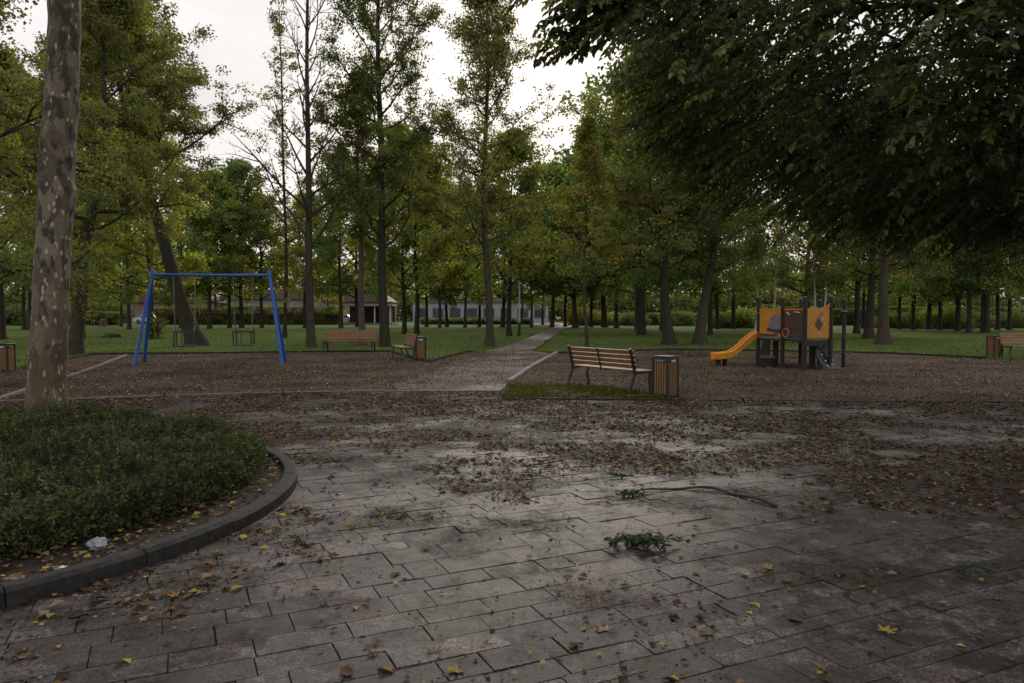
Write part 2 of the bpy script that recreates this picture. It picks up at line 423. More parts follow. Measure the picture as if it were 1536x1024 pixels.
# ------------------------------------------------------------------ leaves
def rand_unit(rg, n):
    v = rg.normal(0, 1, (n, 3)); return v / (np.linalg.norm(v, axis=1)[:, None] + 1e-9)
def leaf_quads(pos, d, nrm, L, W, col, rich=False, fold=.25):
    n = len(pos); L = np.broadcast_to(L, (n,))[:, None]; W = np.broadcast_to(W, (n,))[:, None]
    d = d / (np.linalg.norm(d, axis=1)[:, None] + 1e-9)
    s = np.cross(d, nrm); s /= np.linalg.norm(s, axis=1)[:, None] + 1e-9
    u = np.cross(s, d)
    if not rich:
        V = np.stack([pos, pos + d * L * .45 + s * W * .5 + u * W * fold, pos + d * L, pos + d * L * .45 - s * W * .5 + u * W * fold], 1)
        F = np.arange(n * 4).reshape(n, 4); F = np.concatenate([F[:, [0, 1, 2]], F[:, [0, 2, 3]]])
        return (V.reshape(-1, 3), F, np.repeat(col, 4, 0))
    V = np.stack([pos, pos + d * L * .25 + s * W * .42 + u * W * fold, pos + d * L * .62 + s * W * .40 + u * W * fold * .8, pos + d * L - u * L * .12,
                  pos + d * L * .62 - s * W * .40 + u * W * fold * .8, pos + d * L * .25 - s * W * .42 + u * W * fold], 1)
    b = np.arange(n)[:, None] * 6
    F = np.concatenate([b + np.array([[0, 1, 2, 3]]), b + np.array([[0, 3, 4, 5]])])
    return (V.reshape(-1, 3), F, np.repeat(col, 6, 0))

GREEN, OLIVE, YEL, DARK, RUST = np.array([.088, .122, .042]), np.array([.150, .158, .050]), np.array([.29, .26, .06]), np.array([.050, .076, .032]), np.array([.15, .11, .06])
PAL = {'green': [(GREEN, .45), (DARK, .2), (OLIVE, .35)], 'olive': [(GREEN, .3), (OLIVE, .48), (YEL, .07), (DARK, .07), (RUST, .08)],
       'autumn': [(OLIVE, .55), (GREEN, .33), (YEL, .06), (RUST, .06)], 'dark': [(DARK, .45), (GREEN, .4), (OLIVE, .15)],
       'yellow': [(YEL, .3), (OLIVE, .5), (GREEN, .2)], 'rust': [(OLIVE, .4), (RUST, .3), (GREEN, .3)]}
def palcol(rg, pal, nclu, ci):
    cols = np.array([p[0] for p in PAL[pal]]); w = np.array([p[1] for p in PAL[pal]]); w = w / w.sum()
    a = cols[rg.choice(len(cols), nclu, p=w)]; b = cols[rg.choice(len(cols), len(ci), p=w)]
    br = rg.uniform(.45, 1.5, nclu)[:, None]
    return (a * br)[ci] * .65 + b * .35 * rg.uniform(.7, 1.3, (len(ci), 1)) * rg.uniform(.6, 1.5, (len(ci), 1))

def gen_tree(seed, H=16, r=.25, first=3.0, cr=4.0, nb=26, sub=5, leaves=9000, ls=.22, elev=(10, 60), prof='round', lean=(0, 0), sigma=.5,
             pal='green', wob=.15, curve=.35, leanpow=1.0, flare=1.5, vine=0, twigs=0, rsides=10, mat_t=None):
    rg = np.random.default_rng(seed)
    n = 26; t = np.concatenate([[0, .01, .022, .04], np.linspace(.07, 1, n - 4)])
    ph = rg.uniform(0, 6, 4)
    tl = ((t + .02) ** leanpow - .02 ** leanpow) / (1.02 ** leanpow - .02 ** leanpow)
    x = lean[0] * tl + wob * (np.sin(t * 5 + ph[0]) - math.sin(ph[0])) * .6 + wob * .3 * (np.sin(t * 13 + ph[1]) - math.sin(ph[1]))
    y = lean[1] * tl + wob * (np.sin(t * 4 + ph[2]) - math.sin(ph[2])) * .6 + wob * .3 * (np.sin(t * 11 + ph[3]) - math.sin(ph[3]))
    z = t * H
    rad = r * (1 - .93 * t ** .9) + r * (flare - 1) * np.exp(-z / .28)
    tp = np.stack([x, y, z], 1); tp[0, 2] = -.3
    wood_parts = tube(tp, rad, rsides, cap=True, noise=.035, rg=rg)
    tpos = lambda hh: np.array([np.interp(hh, z, x), np.interp(hh, z, y), hh])
    trad = lambda hh: np.interp(hh, z, rad)
    clu = []; 
    for i in range(nb):
        tt = ((i + rg.uniform(.1, .9)) / nb)
        h = first + (H - first) * tt * .97
        if prof == 'round': pf = math.sin(PI * min(1, .28 + tt * .72)) ** .7 * (1 - .25 * tt)
        elif prof == 'cone': pf = (1 - tt) ** .75 + .06
        elif prof == 'col': pf = .9 - .5 * tt
        elif prof == 'tall': pf = (.8 + .2 * math.sin(tt * 9 + seed)) * (1.1 - tt * .75)
        L = cr * pf * rg.uniform(.7, 1.15); az = i * 2.399 + rg.normal(0, .4)
        el = R(elev[0] + (elev[1] - elev[0]) * tt + rg.normal(0, 8))
        d = np.array([math.cos(az) * math.cos(el), math.sin(az) * math.cos(el), math.sin(el)])
        m = 7; p = tpos(h); pts = [p.copy()]; dd = d.copy()
        for k in range(m):
            dd = dd + np.array([0, 0, curve * .12]) + rg.normal(0, .09, 3); dd /= np.linalg.norm(dd)
            p = p + dd * L / m; pts.append(p.copy())
        pts = np.array(pts); br = max(.012, min(trad(h) * .5, .035 * L * .5 + .02)) 
        wood_parts += tube(pts, np.linspace(br, .008, m + 1), 5, cap=False)
        for k in range(sub):
            q = rg.uniform(.25, 1.0); idx = q * m; i0 = min(m - 1, int(idx)); base = pts[i0] + (pts[i0 + 1] - pts[i0]) * (idx - i0)
            sd = (pts[i0 + 1] - pts[i0]); sd /= np.linalg.norm(sd)
            sd = sd * .7 + rand_unit(rg, 1)[0] * .8 + np.array([0, 0, .12]); sd /= np.linalg.norm(sd)
            SL = L * .42 * rg.uniform(.5, 1.1) * (1.15 - .5 * q) + .25
            sp = [base + sd * SL * u + rg.normal(0, .03 * SL, 3) * u for u in (0, .33, .66, 1)]
            wood_parts += tube(sp, np.linspace(br * .35 + .004, .005, 4), 4 if twigs else 3, cap=False)
            clu += [sp[1], sp[2], sp[3], sp[3]]
            for _ in range(twigs):
                tb = sp[rg.integers(1, 4)]; td = sd + rand_unit(rg, 1)[0] * .9; td[2] += .2
                e = tb + td * rg.uniform(.25, .7) * SL * .6
                wood_parts += tube([tb, (tb + e) / 2 + rg.normal(0, .04, 3), e], [.007, .005, .003], 3, cap=False); clu.append(e)
    clu = np.array(clu)
    if vine:
        hv = rg.uniform(first * .3, H * .97, vine); cv = np.array([tpos(hh) for hh in hv]) + rg.normal(0, .22, (vine, 3))
        clu = np.vstack([clu, cv])
    tone = H
    ci = rg.integers(0, len(clu), leaves)
    pos = clu[ci] + rand_unit(rg, leaves) * (rg.random((leaves, 1)) ** .55) * np.array([1.5, 1.5, 1.0]) * sigma * rg.uniform(.55, 1.25, (len(clu), 1))[ci]
    nrm = rand_unit(rg, leaves) * .9 + np.array([0, 0, .8]); dr = rand_unit(rg, leaves) + np.array([0, 0, -.35])
    S = ls * rg.uniform(.6, 1.25, leaves)
    col = palcol(rg, pal, len(clu), ci)
    return wood_parts, leaf_quads(pos, dr, nrm, S, S * .72, col)

def make_tree(name, kw, label, loc, rz=0, group=None, mat=None, color=None, scale=None, cat='tree', crown=True):
    w, lf = gen_tree(**kw)
    t = thing(name, label, cat, loc, rz, group)
    mesh_obj('trunk', w, mat or M_BARK, t, smooth=True)
    if crown:
        c = mesh_obj('crown', [lf], M_LEAF, t)
        if color: c.color = (*color, 1)
    if scale: t.scale = scale
    return t

# ---- far and middle rows of park trees (px, py, kind, height scale, width scale, label)
proto_kw = {
 'a': dict(seed=11, H=16, r=.22, first=2.9, cr=5.4, nb=32, sub=6, leaves=17000, ls=.25, sigma=.5, pal='green', elev=(4, 60)),
 'b': dict(seed=12, H=15, r=.20, first=2.8, cr=5.2, nb=30, sub=6, leaves=16000, ls=.25, sigma=.5, pal='olive', elev=(8, 60)),
 'c': dict(seed=13, H=17, r=.24, first=3.0, cr=5.6, nb=34, sub=6, leaves=18000, ls=.25, sigma=.5, pal='dark', elev=(0, 55)),
 'd': dict(seed=14, H=14, r=.17, first=3.0, cr=4.4, nb=30, sub=6, leaves=15000, ls=.24, sigma=.45, pal='autumn', elev=(10, 65), prof='round'),
 'e': dict(seed=15, H=18, r=.20, first=3.0, cr=4.6, nb=38, sub=6, leaves=17000, ls=.24, sigma=.45, pal='green', elev=(5, 60), prof='cone'),
}
GRP = 'trees standing in rows across the park lawn'
rows = [
 (2, 509, 'a', 1.0, 'dark tree at the left photo edge, behind the mottled plane trunk'),
 (36, 494.5, 'b', .95, 'thin dark tree far left, nearest the photo edge among the distant ones'),
 (45, 495, 'c', 1.0, 'thick dark tree just left of the mottled plane trunk, on the far lawn'),
 (122, 508, 'b', 1.0, 'tree with reddish patchy foot right behind the ivy-clad tree'),
 (139, 489, 'c', .8, 'distant tree with slightly leaning dark trunk above the brushwood heap, left of the stump'),
 (157, 485, 'd', .75, 'slim distant tree rising behind the low red-brown stump'),
 (182, 490, 'b', .85, 'straight dark tree halfway between the stump and the swing frame'),
 (194, 494, 'a', .85, 'leaning dark tree just left of the blue swing frame'),
 (226.5, 508, 'd', .95, 'tree standing right behind the left blue swing legs beside a small leafy bush'),
 (272, 492, 'a', .85, 'tree peeking out left of the foot of the big leaning tree'),
 (314.5, 493, 'b', .9, 'pale-footed slim tree right of the big leaning tree, seen between the two swings'),
 (324, 487, 'c', .75, 'small distant tree first to the right of the pale-footed slim tree'),
 (344.5, 492, 'b', .9, 'tree with orange-brown upper trunk seen just left of the right swing'),
 (362.5, 492, 'c', .95, 'stout dark tree seen directly above the right swing seat'),
 (393, 492, 'b', .8, 'very thin tree between the right swing and the right blue legs'),
 (457, 492, 'd', .9, 'dark tree half hidden to the left of the tall leafless tree'),
 (491.5, 486, 'd', .8, 'slender distant tree above the left half of the long bench'),
 (511.5, 492.5, 'a', .95, 'broad-footed dark tree right above the middle of the long bench'),
 (537, 490.6, 'c', .9, 'dark tree half hidden left of the pinkish trunk behind the long bench'),
 (606.5, 501, 'b', 1.0, 'dark tree behind the side-on bench'),
 (625, 501.5, 'd', 1.05, 'wide-footed brown tree rising directly above the bin by the side-on bench'),
 (640, 490.6, 'a', .9, 'slim distant tree next to the right of the wide-footed brown tree'),
 (659.5, 491.5, 'b', .95, 'left one of the close pair of distant trees before the pale blue building'),
 (670.5, 490.6, 'c', .9, 'right one of the close pair of distant trees before the pale blue building'),
 (697.5, 491.5, 'e', .85, 'dark slim tree between the close pair and the tall tree by the path'),
 (719, 490.5, 'b', .9, 'grey-brown distant tree just left of the tall tree by the path'),
 (754, 491, 'c', .9, 'thick distant tree leaning right, between the tall tree and the lamp post'),
 (763.5, 504, 'b', .95, 'thin forked tree standing left of the lamp post'),
 (783, 487, 'e', .8, 'distant tree just right of the lamp post'),
 (797, 491.5, 'd', .9, 'dark tree with light green low boughs left of where the path ends'),
 (814, 487.5, 'a', .8, 'thin slanting distant tree left of the path end'),
 (828, 491.5, 'c', 1.0, 'dark tree standing at the very end of the path'),
 (848, 490.6, 'b', .85, 'slim dark tree just right of the path end'),
 (863, 491.5, 'c', 1.1, 'stout dark tree between the path end and the young yellowing tree'),
 (887, 490.6, 'a', .9, 'distant tree half hidden behind the young yellowing tree'),
 (907, 491, 'c', 1.25, 'slim dark tree right of the young yellowing tree'),
 (924.5, 492, 'b', 1.1, 'dark distant tree above the left half of the bench seen from behind'),
 (956, 494.5, 'e', 1.1, 'tree hidden mostly behind the dark wide-footed tree above the bench'),
 (962, 502, 'a', 1.3, 'dark wide-footed tree above the right end of the bench seen from behind'),
 (993, 495.6, 'c', 1.0, 'dark tree partly behind the left of the two stout trees past the bin'),
 (1065, 502, 'b', .95, 'dark tree just right of the pale stout leaning tree'),
 (1076, 493.5, 'c', .9, 'second dark tree right of the pale stout leaning tree'),
 (1099.5, 493.5, 'a', .95, 'thick dark tree above the lower end of the slide'),
 (1211, 500, 'c', .95, 'dark tree rising behind the middle of the play tower'),
 (1285, 500.5, 'a', 1.0, 'dark tree right of the play tower, nearest to its last post'),
 (1294, 493, 'b', .85, 'thin dark tree between the play tower and the two pale-footed trees'),
 (1349, 494, 'd', .9, 'dim distant tree just right of the two pale-footed trees'),
 (1369.5, 494.6, 'a', .9, 'dark distant tree left of the low round shrubs'),
 (1392.5, 494, 'c', .85, 'dim tree standing behind the low round shrubs'),
 (1410, 495, 'b', .9, 'thin dark tree just right of the low round shrubs'),
 (1436, 496, 'c', .9, 'brownish tree midway between the round shrubs and the right-hand bin'),
 (1453, 499, 'a', 1.0, 'dark tree on the lawn left of the right-hand bin'),
 (1474, 498, 'd', .95, 'thin tree touching the left side of the thick one above the right-hand bin'),
 (1479.5, 499, 'c', 1.05, 'thick dark tree directly above the right-hand bin'),
 (1496, 495, 'b', .9, 'dim tree above the gap between the right-hand bin and bench'),
 (1514, 495, 'a', 1.0, 'forked grey tree above the bench at the right photo edge'),
]
protos = {}
rr_ = np.random.default_rng(21)
for (px, py, k, hs, lab) in rows:
    x, y = G(px, py); s = hs * (1.18 if 300 < px < 560 else 1.05)
    rz = rr_.uniform(0, 6.28)
    if k not in protos:
        o = make_tree('park_tree', proto_kw[k], lab, (x, y, -.03), rz, GRP)
        protos[k] = o
    else:
        o = dup(protos[k], (x, y, -.03), rz, lab)
    ws = s * rr_.uniform(.9, 1.1)
    o.scale = (ws, ws, s * rr_.uniform(.93, 1.07))
    for c in o.children:
        if c.name.startswith('crown'):
            f = rr_.uniform(1.1, 1.85); c.color = (f * rr_.uniform(.82, 1.12), f, f * rr_.uniform(.8, 1.0), 1)  # leaf colour lightened to paint distance haze into these crowns, with random tint

# ---- individual nearer trees
def at(px, py): x, y = G(px, py); return (x, y, -.03)
make_tree('park_tree', dict(seed=31, H=15, r=.30, first=4.6, cr=4.4, nb=34, sub=6, twigs=1, leaves=60000, ls=.125, sigma=.36, pal='olive', lean=(1.6, 0), elev=(5, 60), vine=60, wob=.35),
          'dark forking tree with ivy on its trunk, just right of the mottled plane tree', at(111, 530), 0, GRP, M_BARKL)
make_tree('leaning_tree', dict(seed=32, H=18, r=.42, first=7.0, cr=5.4, nb=42, sub=7, twigs=1, leaves=75000, ls=.135, sigma=.36, pal='olive', lean=(-4.3, 0), leanpow=.8, elev=(25, 65), wob=.25, flare=1.9),
          'large dark tree leaning to the left behind the blue swing frame', at(296, 516.5), 0, None, M_BARK)
make_tree('bare_tree', dict(seed=33, H=24, r=.22, first=4.5, cr=5.6, nb=36, sub=6, twigs=4, leaves=500, ls=.13, sigma=.25, pal='rust', elev=(35, 62), prof='tall', curve=.5, wob=.12),
          'tall nearly leafless tree with thin bare branches left of the long bench', at(467, 518.5), 0, None, M_BARKL)
make_tree('vine_clad_tree', dict(seed=34, H=24, r=.14, first=6, cr=2.6, nb=22, sub=3, twigs=2, leaves=5200, ls=.15, sigma=.22, pal='rust', elev=(40, 60), prof='col', vine=150),
          'very slender tree wrapped in browning creeper behind the right end of the swing frame', at(427, 507), 0, None, M_TWIG)
make_tree('tall_tree', dict(seed=35, H=25, r=.25, first=4.6, cr=5.0, nb=54, sub=7, twigs=2, leaves=66000, ls=.125, sigma=.28, pal='green', elev=(22, 58), prof='tall', curve=.5, wob=.2),
          'tall straight tree with full green crown between the long bench and the side-on bench', at(577.5, 517.5), 0, None, M_BARK)
make_tree('park_tree', dict(seed=36, H=14, r=.19, first=5.5, cr=2.6, nb=26, sub=5, twigs=1, leaves=11000, ls=.16, sigma=.35, pal='autumn', elev=(20, 60), flare=1.5),
          'slim tree with pinkish grey bark standing right behind the long bench', at(544, 516), 0, GRP, M_BARKP)
make_tree('tall_tree', dict(seed=37, H=23, r=.20, first=4.2, cr=4.6, nb=50, sub=7, twigs=2, leaves=50000, ls=.125, sigma=.30, pal='olive', elev=(15, 60), prof='tall', curve=.5, wob=.25, flare=1.8),
          'tall slim tree with airy crown on the lawn left of the path', at(734.5, 517.5), 2, None, M_BARKL)
make_tree('young_tree', dict(seed=38, H=11.5, r=.10, first=3.0, cr=2.3, nb=34, sub=5, twigs=1, leaves=12000, ls=.14, sigma=.26, pal='yellow', elev=(15, 60), prof='cone', flare=1.2),
          'young thin tree with yellowing leaves between the path and the bench seen from behind', at(881, 517.5), 0, None, M_BARKL)
make_tree('park_tree', dict(seed=39, H=16, r=.30, first=3.6, cr=4.8, nb=36, sub=6, twigs=1, leaves=34000, ls=.17, sigma=.42, pal='autumn', elev=(15, 60), lean=(-.9, 0), wob=.2, flare=1.7),
          'stout dark tree straight above the slatted bin, left one of a pair', at(1004, 515), 0, GRP, M_BARK)
make_tree('park_tree', dict(seed=40, H=16, r=.30, first=3.6, cr=4.8, nb=36, sub=6, twigs=1, leaves=34000, ls=.17, sigma=.42, pal='green', elev=(10, 60), lean=(1.8, 0), wob=.2, flare=1.8),
          'pale stout tree leaning right, left of the slide', at(1049, 514), 0, GRP, M_BARKL)
make_tree('park_tree', dict(seed=41, H=15, r=.28, first=3.6, cr=4.8, nb=34, sub=6, leaves=22000, ls=.19, sigma=.5, pal='olive', elev=(10, 60), flare=1.9),
          'dark-topped tree with pale foot, left one of the pair right of the play tower', at(1303, 507.5), 0, GRP, M_BARK)
make_tree('park_tree', dict(seed=42, H=15, r=.30, first=3.8, cr=4.8, nb=34, sub=6, leaves=30000, ls=.17, sigma=.45, pal='green', elev=(10, 60), flare=1.9),
          'thick pale tree, right one of the pair right of the play tower', at(1325.5, 514.5), 0, GRP, M_BARKL)
# a broad leafy tree just outside the left edge, boughs reaching in
make_tree('broad_tree', dict(seed=43, H=13, r=.3, first=2.8, cr=5.4, nb=40, sub=7, twigs=1, leaves=80000, ls=.11, sigma=.34, pal='olive', elev=(-5, 55), wob=.2),
          'broad olive tree whose boughs reach in from the left photo edge', (-15.2, 17.0, -.03), 0, None, M_BARK)
# birches behind the play tower
for (px, py, lab, leans) in ((1131, 503, 'thin white-barked birch behind the slide end of the play tower', ((.5, 0, -.5), (1.3, 0, .35))),
                             (1222, 503, 'thin white-barked birch behind the kite panel of the play tower', ((-.1, 0, .1), (.45, 0, .5)))):
    x, y = G(px, py); b = thing('birch_tree', lab, 'tree', (x, y, -.03), 0, 'white birches behind the play tower')
    w, clu = [], []; rg = np.random.default_rng(int(px))
    for (dx, dy, q) in leans:
        t = np.linspace(0, 1, 14); pts = np.stack([dx * np.minimum(t * 4, 1) + q * (t ** .8) * 1.4 + .05 * np.sin(t * 9), 0 * t, t * 8.5 - .05], 1)
        w += tube(pts, .085 * (1 - .85 * t), 7)
        for k in range(16):
            p = pts[rg.integers(6, 13)]; e = p + rg.normal(0, 1, 3) * np.array([.7, .7, .25]) + np.array([0, 0, .5])
            w += tube([p, e], [.015, .005], 3, cap=False); clu += [e, (p + e) / 2]
    mesh_obj('trunk', w, M_BIRCH, b, smooth=True)
    clu = np.array(clu); ci = rg.integers(0, len(clu), 3500); pos = clu[ci] + rg.normal(0, .35, (3500, 3))
    mesh_obj('crown', [leaf_quads(pos, rand_unit(rg, 3500), rand_unit(rg, 3500), .13, .1, palcol(rg, 'rust', len(clu), ci))], M_LEAF, b)

# ---- the mottled plane tree at the left
def plane_tree():
    bx, by = -5.72, 9.0
    t = thing('plane_tree', 'thick plane tree trunk with pale mottled bark rising from the round hedge', 'tree', (bx, by, 0))
    rg = np.random.default_rng(4); n, s = 150, 40
    z = np.concatenate([np.linspace(-.05, 7.5, 130), np.linspace(7.6, 12, 20)])
    cx = np.interp(z, [0, .8, 2, 5.4, 7.5, 12], [-.04, -.01, .06, .27, .42, .65]); cy = np.interp(z, [0, 5, 12], [0, .1, -.3])
    r = np.interp(z, [-.05, .3, .8, 3, 5.4, 8, 12], [.33, .245, .208, .190, .175, .15, .07])
    a = np.arange(s) * 2 * PI / s
    A, Z = np.meshgrid(a, z)
    lump = (np.sin(A * 3 + Z * 1.3) * .02 + np.sin(A * 2 - Z * 2.2 + 1) * .025 + np.sin(A * 5 + Z * 4.1) * .010)
    ln = .03 * (vnoise(A * 2, Z * 3, .5) - .5) + .02 * (vnoise(A * 6, Z * 8, .7, 3) - .5)
    for (aa, zz, am, wd) in ((-.1, 3.0, .07, .16), (.2, 4.1, .05, .12), (2.9, 3.4, .06, .15), (5.0, 2.2, .05, .12), (4.4, 3.7, .06, .14), (5.2, 1.4, .03, .1)):
        da = np.abs((A - aa + PI) % (2 * PI) - PI)
        lump = lump + am / .22 * np.exp(-(da * .22 / wd) ** 2 - ((Z - zz) / wd) ** 2)
    rr = r[:, None] * (1 + lump * .8) + ln * .6
    V = np.stack([cx[:, None] + rr * np.cos(A), cy[:, None] + rr * np.sin(A), Z], -1).reshape(-1, 3)
    i = np.arange(n - 1)[:, None] * s; j = np.arange(s)[None]; k = (j + 1) % s
    F = np.stack([i + j, i + k, i + s + k, i + s + j], -1).reshape(-1, 4)
    mesh_obj('trunk', [(V, F)], M_PLANE, t, smooth=True)
    w, lf = gen_tree(seed=51, H=7, r=.08, first=.6, cr=4.2, nb=26, sub=6, leaves=16000, ls=.17, sigma=.4, pal='olive', elev=(15, 65))
    w = [(p[0] + np.array([.3, -.1, 7.6]), p[1], None) for p in w]
    c = mesh_obj('crown', [(lf[0] + np.array([.3, -.1, 7.6]), lf[1], lf[2])], M_LEAF, t)
    mesh_obj('boughs', w, M_BARKL, t, smooth=True)
plane_tree()

# ---- big overhanging tree at the right
def big_tree():
    rg = np.random.default_rng(61)
    t = thing('overhanging_tree', 'big dark tree at the right whose low drooping crown hangs over the paving', 'tree', (7.7, 9.3, 0))
    org = np.array([7.7, 9.3, 0.])
    tp = np.array([[7.75, 9.3, -.05], [7.72, 9.3, .3], [7.6, 9.3, 1.2], [7.25, 9.3, 2.6], [6.75, 9.25, 4.2], [6.35, 9.2, 6], [6.2, 9.2, 8], [6.2, 9.3, 10.3]])
    tt = np.linspace(0, 1, 30); src = np.linspace(0, 1, 8)
    tp2 = np.stack([np.interp(tt, src, tp[:, i]) for i in range(3)], 1)
    wd = tube(tp2, np.interp(tt, [0, .05, .15, .5, 1], [.52, .42, .36, .3, .05]), 20, noise=.03, rg=rg)
    c0 = np.array([6.95, 9.6, 5.75]); n = 12500
    def inside(p):
        q = (p - c0); q = q.copy(); rr = np.hypot(q[:, 0], q[:, 1]); q[:, 2] += .05 * (rr / 5.3) ** 2 - .35 * np.clip(q[:, 0] / 5, 0, 1)
        rz = np.where(q[:, 2] < 0, 3.0, 4.9)
        return (np.abs(q[:, 0]) / 5.25) ** 2.4 + (np.abs(q[:, 1]) / 4.7) ** 2.4 + (np.abs(q[:, 2]) / rz) ** 2.6
    cand = rg.uniform(-1, 1, (170000, 3)) * np.array([5.6, 5.5, 5.4]) + c0 + np.array([0, 0, .2])
    f = inside(cand)
    dens = fbm(cand[:, 0] * 1.0 + cand[:, 2] * .6, cand[:, 1] * .8 + cand[:, 2] * .9, 1.3, 5)
    lowness = np.clip((8.5 - cand[:, 2]) / 4, .4, 1)
    prob = np.where(f < 1, np.clip(f, 0, 1) ** 1.2 * np.clip((dens - .33) * 8, .05, 1) * lowness, 0) * np.where(f > .93, .75, 1)
    keep = rg.random(len(cand)) < prob * .85
    base = cand[keep][:n]
    # limbs
    for k in range(26):
        az = k * 2.399 + .4; h = 3.7 + 4.8 * (k / 26); st = np.array([np.interp(h, tp2[:, 2], tp2[:, 0]), np.interp(h, tp2[:, 2], tp2[:, 1]), h])
        L = rg.uniform(3.4, 4.8) * (1 - .35 * k / 26); pts = [st]
        for m in range(1, 9):
            u = m / 8; pts.append(st + np.array([math.cos(az) * L * u, math.sin(az) * L * u, 1.5 * u - 1.5 * u * u + .0]) + rg.normal(0, .07, 3) * u)
        wd += tube(pts, np.linspace(.09, .015, 9), 6, cap=False)
        for q in range(8):
            b = pts[rg.integers(2, 8)]; e = b + rg.normal(0, 1, 3) * np.array([1, 1, .4]); wd += tube([b, (b + e) / 2 + rg.normal(0, .08, 3), e], [.025, .015, .006], 4, cap=False)
    # sprig hanging into the sky gap
    spr = []
    hub = [np.array(P(*q)) for q in ((960, -30, 7.2), (915, -5, 7.0), (880, 22, 6.9), (850, 60, 6.8))]
    wd += tube([np.array(P(1120, 30, 8.0))] + hub, [.05, .03, .02, .012, .005], 5, cap=False)
    for _ in range(60):
        i = rg.integers(0, 3); u = rg.random(); p = hub[i] * (1 - u) + hub[i + 1] * u
        spr.append(p + rg.normal(0, .13, 3) * np.array([1, 1, .8]))
    for _ in range(260):
        u = rg.random(); p = np.array(P(880 + 230 * u, -25 + 80 * u * rg.random(), rg.uniform(6.3, 8.2))); spr.append(p + rg.normal(0, .2, 3))
    base = np.vstack([base, np.array(spr)]); nb = len(base)
    out = base - np.array([6.35, 9.3, 0]); out[:, 2] = 0; out /= np.linalg.norm(out, axis=1)[:, None] + 1e-6
    sd = out * .9 + np.array([-.25, 0, 0]) + rg.normal(0, .25, (nb, 3)) + np.array([0, 0, -.5]); sd /= np.linalg.norm(sd, axis=1)[:, None]
    K = 15; L = rg.uniform(.35, .7, nb); L[-320:] *= .55
    side = np.cross(sd, np.array([0, 0, 1.])); side /= np.linalg.norm(side, axis=1)[:, None] + 1e-9
    tone = rg.uniform(.4, 1.5, nb)
    P_, D_, N_, C_, S_ = [], [], [], [], []
    cols = np.array([[.080, .100, .040], [.105, .125, .045], [.055, .072, .032], [.16, .165, .05]])
    pick = rg.choice(4, nb, p=[.4, .25, .28, .07])
    for k in range(K):
        u = (k + .5) / K; sg = 1 if k % 2 else -1
        p = base + sd * (L * u)[:, None] + np.array([0, 0, -.12]) * (u * u) * L[:, None]
        d = sd * .65 + side * sg * .75 + np.array([0, 0, -.3]) + rg.normal(0, .3, (nb, 3))
        P_.append(p); D_.append(d); N_.append(np.array([0, 0, 1.]) * .9 + out * .35 + rg.normal(0, .3, (nb, 3)))
        C_.append(cols[pick] * (tone * rg.uniform(.75, 1.25, nb))[:, None]); S_.append(rg.uniform(.06, .11, nb))
    P_, D_, N_, C_, S_ = map(np.concatenate, (P_, D_, N_, C_, S_))
    lf = leaf_quads(P_ - org, D_, N_, S_, S_ * .68, C_, rich=True)
    mesh_obj('trunk', [(np.asarray(p[0]) - org, p[1], None) for p in wd], M_BARK, t, smooth=True)
    mesh_obj('crown', [lf], M_LEAFBIG, t)
big_tree()

def flat_leaves(x, y, z, S, col, rg, curl=.22, asp=.7, tilt=.20):
    n = len(x); nrm = np.array([0, 0, 1.]) + rg.normal(0, tilt, (n, 3)); d = np.stack([rg.normal(0, 1, n), rg.normal(0, 1, n), rg.normal(0, tilt * .5, n)], 1)
    return leaf_quads(np.stack([x, y, z], 1), d, nrm, S, S * asp, col, fold=curl)
LC = np.array([[.075, .045, .028], [.12, .076, .045], [.22, .155, .105], [.04, .027, .018], [.33, .26, .045], [.24, .21, .05], [.20, .11, .045]])
def litter_cols(rg, n, yel=.12):
    p = np.array([.27, .24, .12, .25, yel * .5, yel * .3, yel * .2 + .02]); p /= p.sum()
    return LC[rg.choice(7, n, p=p)] * rg.uniform(.7, 1.3, (n, 1))
# ------------------------------------------------------------------ round bed: kerb, soil, hedge
BC = np.array([-5.2, 6.1]); BR = 3.26
def ringpoly(r, n=96): return [(BC[0] + r * math.cos(a), BC[1] + r * math.sin(a)) for a in np.arange(n) * 2 * PI / n]
sheet('planting_bed', ringpoly(BR - .10), .05, M_SOIL)
kb = thing('kerb', 'curved dark concrete kerb around the hedge bed', 'kerb', (BC[0], BC[1], 0))
NB = 26
for b in range(NB):
    a0, a1 = b * 2 * PI / NB + .0012, (b + 1) * 2 * PI / NB - .0012
    prof = [(-.05, -.02), (-.05, .092), (-.038, .104), (.048, .104), (.075, .080), (.078, -.02)]
    n = 7; V = []
    for i in range(n):
        a = a0 + (a1 - a0) * i / (n - 1)
        for (dr, z) in prof: V.append(((BR - .075 + dr) * math.cos(a), (BR - .075 + dr) * math.sin(a), z + (rr_.normal(0, .0) if 0 else 0)))
    m = len(prof); F = []
    for i in range(n - 1):
        for j in range(m): F.append([i * m + j, (i + 1) * m + j, (i + 1) * m + (j + 1) % m, i * m + (j + 1) % m])
    V = np.array(V); V[:, 2] += rr_.normal(0, .003)
    mesh_obj('kerb_block', [(V, np.array(F)[:, ::-1]), (V, np.array([list(range(m))])), (V, np.array([[(n - 1) * m + k for k in range(m)][::-1]]))], M_KERB, kb)
